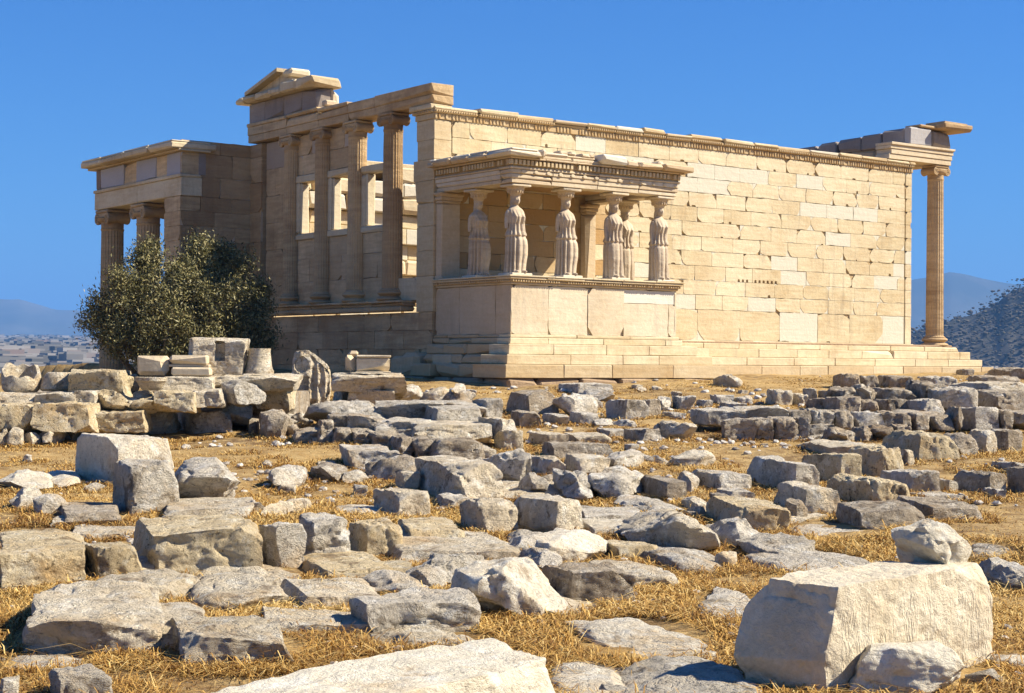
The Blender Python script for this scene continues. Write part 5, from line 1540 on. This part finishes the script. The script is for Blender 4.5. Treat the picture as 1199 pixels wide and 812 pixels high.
# the white marble block
special((88, 204, 507, 566), 41, None, RM['w'], 'marble_block', 'large squared white marble block alone before the ruined wall', 'marble block', 30, seed=31, rgh=.6)
def wedge_shape(P):
    Q = P.copy()
    def cut(nv, d):
        nv = np.array(nv, float); nv /= np.linalg.norm(nv); s_ = Q@nv-d; m = s_ > 0; Q[m] -= nv*s_[m][:, None]
    cut((.8, .05, .6), .62); cut((.1, -.75, .62), .72); cut((-.85, -.2, -.5), .62); cut((-.5, .1, .9), .78); cut((-.9, -.5, .2), .72); cut((.5, -.8, -.2), .86)
    return Q
# tooled block, boulder on it, boulder before it
k = N('tooled_marble', .9)
tc = k.n('ShaderNodeTexCoord'); sx = k.n('ShaderNodeSeparateXYZ'); k.l(tc.outputs['Object'], sx.inputs[0])
ang_ = math.atan2(RH[1], RH[0])+R_(41)
along = k.math('ADD', k.math('MULTIPLY', sx.outputs[0], cs(ang_)), k.math('MULTIPLY', sx.outputs[1], sn(ang_)))
wob = k.math('ADD', along, k.math('MULTIPLY', k.noise(9, 4), .014))
cmb = k.n('ShaderNodeCombineXYZ'); k.l(k.math('MULTIPLY', wob, 75.0), cmb.inputs[0]); k.l(k.math('MULTIPLY', sx.outputs[2], 11.0), cmb.inputs[1])
gro = k.ramp(k.noise(1.0, 2, .5, cmb.outputs[0]), [(.36, 0), (.56, 1)])
gro = k.math('MULTIPLY', gro, k.ramp(k.noise(11, 4, .7, k.scaled((1, 1, .30))), [(.44, .0), (.62, 1)]))
gn = k.n('ShaderNodeNewGeometry'); vm = k.n('ShaderNodeVectorMath', operation='DOT_PRODUCT'); k.l(gn.outputs['True Normal'], vm.inputs[0]); vm.inputs[1].default_value = (sn(ang_), -cs(ang_), 0)
msk = k.ramp(vm.outputs['Value'], [(.5, 0), (.75, 1)])
zz_ = k.ramp(k.math('ADD', sx.outputs[2], k.math('MULTIPLY', k.noise(4, 3), .25)), [(.50, 1), (.62, .12)])
hh = k.math('ADD', k.math('MULTIPLY', k.math('MULTIPLY', gro, k.math('MULTIPLY', msk, zz_)), .30), k.math('ADD', k.noise(7, 8, .7), k.math('MULTIPLY', k.noise(30, 4, .7), .3)))
c_ = k.mix(k.ramp(k.noise(2.5, 6, .65), [(.38, 0), (.66, 1)]), (.56, .46, .31), (.67, .59, .44))
c_ = k.mix(k.ramp(k.noise(4, 6, .7), [(.58, 0), (.72, .6)]), c_, (.36, .25, .15))
c_ = k.mix(.5, c_, k.ramp(k.noise(28, 4, .7), [(.3, .65), (.7, 1.15)]), 'MULTIPLY')
TOOL = k.done(c_, k.bump(hh, .75, .05))
def big_end(P):
    Q = P.copy(); m = Q[:, 0] < -.55
    Q[m, 0] -= (.18*(1-np.abs(Q[m, 2]+.25)))*((-.55-Q[m, 0])/.45)
    return Q
H1 = special((859, 1163, 656, 818), 41, None, TOOL, 'marble_block', 'huge pale marble block with chisel marks in the right foreground', 'marble block', 70, (1.72, .52, .56), .2, big_end, 77, .6)
special((1043, 1138, 607, 662), 20, 779, RM['c'], 'boulder', 'pale angular boulder perched on the huge tooled marble block', 'boulder', 40, (.44, .34, .27), .2, wedge_shape, 48, .9, 'm', .03)
special((993, 1130, 750, 822), 12, None, RM['c'], 'boulder', 'smooth white boulder lying against the front of the tooled block', 'boulder', 44, (.55, .36, .30), .3, None, 43, 1.1, 'r')
# the long white block
P, F = rock_shape('b', 53, 60, .2)
dims = (2.7, .62, .46); Q = rough(P*np.array(dims)/2, dims, 53, .6)
ang_ = math.atan2(RH[1], RH[0])+R_(50); Rz = np.array([[cs(ang_), -sn(ang_)], [sn(ang_), cs(ang_)]]); Q[:, :2] = Q[:, :2]@Rz.T
lat, dep = -.73, 6.26
xy = CAM[:2]+RH*lat+FH*dep
ob = link_mesh('marble_block', Q, F, RM['c'], fix=False, smooth=R_(38)); ob.location = (xy[0], xy[1], CAM[2]-1.24-.23)
tag(ob, 'long smooth white marble block along the bottom of the picture', 'marble block')
STONES.append((xy[0], xy[1], 1.2, Q[:, :2]+xy, CAM[2]-1.24))

# hollow broken vessel and half drum on the wall
def vessel():
    p, s_ = spot(19, 459, 509); r = 23*s_; h = 33*s_; n = 56
    def rim(t): return h*(.76-.26*cs(t-4.5)+.06*sn(3*t+1)+.05*sn(7*t))
    V = []; rows = []
    for (q, rr) in ((0, .80), (.15, .93), (.5, 1.0), (.85, .99), (1, .95)): rows.append([(r*rr*cs(2*math.pi*i/n), r*rr*sn(2*math.pi*i/n), rim(2*math.pi*i/n)*q) for i in range(n)])
    for (q, rr) in ((1, .78), (.6, .74), (.32, .6), (.3, .0)): rows.append([(r*rr*cs(2*math.pi*i/n), r*rr*sn(2*math.pi*i/n), rim(2*math.pi*i/n)*q if q > .5 else h*q) for i in range(n)])
    V = np.array([v for ro in rows for v in ro])
    V[:, :2] *= (1+.03*fbm(V*6, 3, 3))[:, None]
    F = [(j*n+i, j*n+(i+1) % n, (j+1)*n+(i+1) % n, (j+1)*n+i) for j in range(len(rows)-1) for i in range(n)]
    o = link_mesh('stone_vessel', V, F, RM['t'], smooth=R_(50), fix=False); o.location = p+np.array([FH[0]*r*.8, FH[1]*r*.8, -.01])
    tag(o, 'hollow stone vessel with a broken rim on the wall at left', 'stone vessel')
vessel()
def turned(name, px, yb, by, prof, label, cat, mat, hpx, sx=1.0):
    p, s_ = spot(px, yb, by); mb = MB(); mb.lathe([(a_*s_, b_*s_) for a_, b_ in prof], 0, 0, 56)
    V = np.array(mb.v); V = V*(1+.02*fbm(V*5, 7, 3))[:, None]
    o = link_mesh(name, V, mb.f, mat, smooth=R_(40), fix=True)
    rr = max(a_ for a_, _ in prof)*s_; o.location = p+np.array([FH[0]*rr*.85, FH[1]*rr*.85, -.01])
    tag(o, label, cat)
turned('column_drum', 66, 458, 509, [(22, 0), (25, 3), (24, 9), (21, 16), (17, 21), (15, 22.5), (0, 22.5)], 'rounded tan half drum between the hollow vessel and a rough block', 'column drum', RM['t'], 23)
turned('stone_basin', 173.5, 457, 514, [(8, 0), (11, 1), (14.5, 6), (17, 10.5), (17.6, 11), (18.6, 11.4), (18.8, 15.5), (16.5, 15.8), (13, 10), (0, 7)], 'shallow round stone basin standing on the wall', 'stone basin', RM['t'], 17)
turned('flared_pedestal', 301.5, 437, 506, [(16.8, 0), (17, 3), (15.6, 5), (14.6, 9), (13.6, 18), (12.8, 26), (13.2, 29.5), (0, 29.5)], 'flared round marble pedestal right of the slotted block', 'pedestal', RM['t'], 30)
# slotted block
def slot(P):
    Q = P.copy(); m = (np.abs(P[:, 0]-.06) < .15) & (P[:, 2] > -.22) & (P[:, 2] < .82) & (P[:, 1] < -.7); Q[m, 1] += .55
    Q[:, 0] += .16*(Q[:, 2]-1)*(Q[:, 0] > .6)*.8
    return Q
special((220, 293, 395, 438), 3, 506, RM['t'], 'slotted_block', 'tall pale block with an upright slot cut in its face', 'stone block', 64, (1.05, .5, .62), .1, slot, 61, .5, 'b', 0)
def spec_mb(px, yb, by, phi, build, name, label, cat, mat):
    p, s_ = spot(px, yb, by); mb = MB(); build(mb, s_); ang = math.atan2(RH[1], RH[0])+R_(phi)
    o = mb.build(name, mat, None); o.rotation_euler = (0, 0, ang); o.location = p+np.array([FH[0]*.25, FH[1]*.25, 0]); tag(o, label, cat); return o
rng = random.Random(9)
def b_mould(mb, s_):
    mb.box(-42*s_, -6*s_, -.28, .3, 0, 23*s_, (.4, 0, .1), .03, rng, .6)
    mb.box(-2*s_, 43*s_, -.34, .28, 0, 10*s_, (.6, 0, .1), .02, rng, .4); mb.box(-5.5*s_, 41*s_, -.26, .28, 10.2*s_, 13*s_, (.6, 0, .1), .015, rng, .4); mb.box(-5.5*s_, 39*s_, -.30, .28, 13.2*s_, 24*s_, (.6, 0, .1), .03, rng, .4)
spec_mb(202, 440, 507, 4, b_mould, 'moulded_block', 'stepped moulded block lying left of the slotted block', 'moulded block', M['pale'])
def b_altar(mb, s_):
    mb.box(-14*s_, 25*s_, -.3, .3, 1*s_, 17*s_, (.6, 0, 0), .02, rng, .3); mb.box(-15*s_, 26*s_, -.33, .32, 17.2*s_, 20*s_, (.6, 0, 0), .015, rng, .3); mb.box(-15*s_, 26*s_, -.33, .32, 0, .9*s_, (.6, 0, 0), .01, rng, .3)
    mb.box(-27*s_, -15.2*s_, -.22, .25, 0, 20*s_, (.4, 0, .2), .08, rng, .9); mb.box(-24*s_, -12*s_, .0, .28, 18*s_, 25*s_, (.4, 0, .2), .06, rng, .9)
spec_mb(430, 436, 478, 6, b_altar, 'moulded_block', 'small sunlit moulded block with a broken left end', 'moulded block', M['pale'])
# carved upright stone
def stele(P):
    Q = P.copy()
    top = 1-.95*np.clip((P[:, 0]+.05)/1.0, 0, 1)-.25*np.clip((-.55-P[:, 0])/.4, 0, 1)
    m = Q[:, 2] > 0; Q[m, 2] = Q[m, 2]*(.5+.5*np.clip(top[m], .0, 1)); 
    fr = P[:, 1] < -.7
    m = fr & (P[:, 0] > -.75) & (P[:, 0] < -.1) & (P[:, 2] < .05) & (P[:, 2] > -.9); Q[m, 1] += .45
    m = fr & (((P[:, 0]+.42)/.34)**2+((P[:, 2]-.5)/.3)**2 < 1); Q[m, 1] += .25
    m = fr & (P[:, 0] > .0); Q[m, 1] += .25*np.abs(np.sin(P[m, 0]*9))
    return Q
special((339, 388, 410, 473), 8, 489, RM['t'], 'carved_stone', 'upright broken carved stone with a niche beside the kerb', 'carved stone', 56, (.85, .45, 1.15), .08, stele, 67, 1.3, 'b', 0)
# rubble core of the ruined wall at left
def core(pts, by, depth, name, label):
    """rough earth and stone core behind the facing stones"""
    n = 60; V = []; rows = 6
    for i in range(n+1):
        px = pts[0][0]+(pts[-1][0]-pts[0][0])*i/n; yt = np.interp(px, [p[0] for p in pts], [p[1] for p in pts])
        c, D = at(px, by); zt = (CAM+ray(px, yt)*D)[2]
        for (dq, zq) in ((.22, None), (.26, .5), (.32, 1), (.32+depth*.4, 1), (.32+depth*.8, 1), (.6+depth, None)):
            xy = c[:2]+FH*dq; z = c[2]-1.6 if zq is None else c[2]-.1+(zt-c[2]+.1)*zq
            if zq is None and dq < .9: z = c[2]-.3
            V.append((xy[0], xy[1], z))
    V = np.array(V); V = V+np.stack([fbm(V*2.2, 31, 3), fbm(V*2.2, 32, 3), fbm(V*2.2, 33, 3)*.5], -1)*.22
    F = [(i*rows+j, (i+1)*rows+j, (i+1)*rows+j+1, i*rows+j+1) for i in range(n) for j in range(rows-1)]
    F += [tuple(range(rows)), tuple(n*rows+j for j in range(rows))]
    o = link_mesh(name, V, F, RM['d'], smooth=R_(40)); tag(o, label, 'rubble wall')
core([(-30, 461), (45, 461), (118, 459), (200, 458), (262, 459), (300, 460), (346, 461)], 500, 2.4, 'rubble_wall', 'dark rubble core of the ruined wall beneath its flat blocks at left')
core([(348, 505), (388, 488), (450, 487), (500, 494), (560, 500)], 511, 1.6, 'rubble_wall', 'dark rubble core of the low central wall')
core([(852, 484), (915, 482), (990, 488), (1060, 486), (1130, 486), (1230, 484)], 502, 1.0, 'rubble_wall', 'dark rubble core of the front ruined wall at right')
core([(972, 459), (1020, 459), (1064, 456), (1130, 458), (1230, 461)], 476, .9, 'rubble_wall', 'dark rubble core of the rear ruined wall at right')

# ------------------------------------------------------------------ foundation stones standing out at the south west corner
mb = MB(); rng = random.Random(301)
for (z0, z1, xo, y0, y1) in ((-1.55, -1.17, -.75, -4.6, 3.2), (-1.95, -1.56, -.45, -4.3, 3.6), (-2.4, -1.96, -.3, -4.0, 3.6), (-3.2, -2.41, -.2, -4.0, 3.6)):
    y = y0
    while y < y1:
        ye = min(y+rng.uniform(.8, 1.7), y1)
        mb.box(xo+rng.uniform(-.12, .1), .3, y+.006, ye-.006, z0+.004, z1-.004, (rng.random(), 0, .3), .035, rng, .5); y = ye
    x = .304
    while x < 6.8:
        xe = x+rng.uniform(.9, 1.6); mb.box(x+.006, xe-.006, y0+rng.uniform(-.1, .05), -1.0, z0+.004, z1-.004, (rng.random(), 0, .3), .03, rng, .4); x = xe
mb.build('foundation_course', M['poros'], TEMPLE)
mb = MB()
for (x0, x1, y0, y1, z0, z1) in ((-.42, .2, -1.5, -.6, -1.16, -.55), (-.5, .2, .1, 1.0, -1.16, -.5), (-.35, .15, 1.05, 1.7, -1.16, -.6)):
    mb2 = MB(); mb2.box(x0, x1, y0, y1, z0, z1, (.7, 0, .3), .04, rng, .6); mb2.build('projecting_block', M['marble'], TEMPLE)

# ------------------------------------------------------------------ dry grass and pebbles
def scatter():
    g = np.random.default_rng(77)
    cells = 0.06; 
    # raster of stone footprints in (lateral, depth)
    L0, L1, D0, D1 = -18, 18, 4, 62
    nx, ny = int((L1-L0)/cells), int((D1-D0)/cells)
    occ = np.zeros((nx, ny), np.float32); edge = np.zeros((nx, ny), np.float32)
    for (x, y, r, pts, zt) in STONES:
        d = pts-CAM[:2]; l = d@RH; q = d@FH
        i0, i1 = ((l.min()-L0)/cells, (l.max()-L0)/cells); j0, j1 = ((q.min()-D0)/cells, (q.max()-D0)/cells)
        ci, cj = (i0+i1)/2, (j0+j1)/2; ri, rj = max((i1-i0)/2, 1), max((j1-j0)/2, 1)
        ii, jj = np.mgrid[max(0, int(ci-ri*1.5-4)):min(nx, int(ci+ri*1.5+5)), max(0, int(cj-rj*1.5-4)):min(ny, int(cj+rj*1.5+5))]
        if ii.size == 0: continue
        e_ = np.hypot((ii-ci)/ri, (jj-cj)/rj)
        occ[ii, jj] = np.maximum(occ[ii, jj], (e_ < .9)); 
        ee = np.hypot((ii-ci)/(ri+3), (jj-cj)/(rj+3)); edge[ii, jj] = np.maximum(edge[ii, jj], (ee < 1.08))
    def sample(m, bias):
        u = g.random(m); D = 6.2*np.exp(u*math.log(58/6.2)) if bias == 1 else 6.2*(58/6.2)**u
        L = g.uniform(-.36, .36, m)*D
        return L, D
    m = 1300000
    L, D = sample(m, 1)
    i = ((L-L0)/cells).astype(int).clip(0, nx-1); j = ((D-D0)/cells).astype(int).clip(0, ny-1)
    x = CAM[0]+L*RH[0]+D*FH[0]; y = CAM[1]+L*RH[1]+D*FH[1]
    P = np.stack([x*.55, y*.55, 0*x], -1)
    n1 = fbm(P, 41, 4); n2 = fbm(P*5, 43, 3)
    prob = np.clip(.36+2.1*n1+.6*n2, .02, 1)+.75*edge[i, j]
    inside = (x > -1.2) & (y > -4.8) & (x < 25) 
    keep = (occ[i, j] < .5) & (g.random(m) < prob) & ~inside & ~((x > -15) & (x < .2) & (y > 1.0))
    x, y, D, L, n1 = x[keep], y[keep], D[keep], L[keep], n1[keep]; ed = edge[i, j][keep]
    z = ground(x, y)
    m = len(x)
    h = g.gamma(2.2, .0072, m)*(1+1.1*ed); h = np.clip(h, .006, .13)
    az = g.uniform(0, 2*np.pi, m); lean = g.gamma(2.2, 1.3, m).clip(.2, 6)
    dx, dy = np.cos(az)*lean*h, np.sin(az)*lean*h
    wd = np.clip(.0013+.00017*D, .0013, .007)*g.uniform(.7, 1.5, m)
    px_, py_ = -np.sin(az)*wd, np.cos(az)*wd
    b0 = np.stack([x-px_, y-py_, z-.012], -1); b1 = np.stack([x+px_, y+py_, z-.012], -1)
    mid0 = np.stack([x+dx*.4-px_*.8, y+dy*.4-py_*.8, z+h*.65], -1); mid1 = np.stack([x+dx*.4+px_*.8, y+dy*.4+py_*.8, z+h*.65], -1)
    tip = np.stack([x+dx, y+dy, z+h*(1-.3*np.minimum(lean, 2.2))], -1)
    V = np.stack([b0, b1, mid1, mid0, tip], 1).reshape(-1, 3)
    k5 = np.arange(m)*5
    Fq = np.stack([k5, k5+1, k5+2, k5+3], -1); Ft = np.stack([k5+3, k5+2, k5+4], -1)
    loops = np.concatenate([Fq.ravel(), Ft.ravel()]); tot = np.concatenate([np.full(m, 4), np.full(m, 3)]); start = np.concatenate([[0], np.cumsum(tot)[:-1]])
    me = bpy.data.meshes.new('dry_grass'); me.vertices.add(len(V)); me.vertices.foreach_set('co', V.ravel()); me.loops.add(len(loops)); me.loops.foreach_set('vertex_index', loops)
    me.polygons.add(2*m); me.polygons.foreach_set('loop_start', start); me.update(calc_edges=True)
    tn = np.repeat(np.clip(.5+.35*g.normal(0, 1, m)+.5*n1, 0, 1), 5)
    a_ = me.attributes.new('tone', 'FLOAT_COLOR', 'POINT'); a_.data.foreach_set('color', np.stack([tn, tn, tn, np.ones_like(tn)], -1).ravel())
    k = N('straw', .8); at_ = k.n('ShaderNodeAttribute'); at_.attribute_name = 'tone'
    mt = k.done(k.ramp(at_.outputs['Fac'], [(0, (.16, .075, .02)), (.35, (.37, .195, .045)), (.7, (.54, .325, .085)), (1, (.66, .47, .18))]))
    me.materials.append(mt); o = bpy.data.objects.new('dry_grass', me); COL.objects.link(o); tag(o, 'golden dry grass growing between the fallen stones', 'grass', kind='stuff')
    # pebbles
    m = 9000; L, D = sample(m, 1)
    i = ((L-L0)/cells).astype(int).clip(0, nx-1); j = ((D-D0)/cells).astype(int).clip(0, ny-1)
    x = CAM[0]+L*RH[0]+D*FH[0]; y = CAM[1]+L*RH[1]+D*FH[1]
    nn = fbm(np.stack([x*.5, y*.5, 0*x], -1), 61, 4)
    keep = (occ[i, j] < .5) & (g.random(m) < np.clip(.25+1.6*nn, 0, 1)) & ~((x > -1) & (y > -4.7)) & ~((x > -15) & (x < .2) & (y > 1.0))
    x, y, D = x[keep], y[keep], D[keep]; z = ground(x, y)
    R = np.clip(g.gamma(2, .008, len(x))*(1+D/14), .005, .012+.0022*D)
    k = N('pebble_stone', .95); at_ = k.n('ShaderNodeAttribute'); at_.attribute_name = 'tone'
    mt = k.done(k.ramp(at_.outputs['Fac'], [(0, (.22, .18, .14)), (.5, (.44, .40, .34)), (1, (.62, .57, .48))]))
    blob_mass('pebbles', np.stack([x, y, z+R*.25], -1), R, mt, 15, .65, 'small pale pebbles strewn over the bare earth', 'pebbles')
scatter()
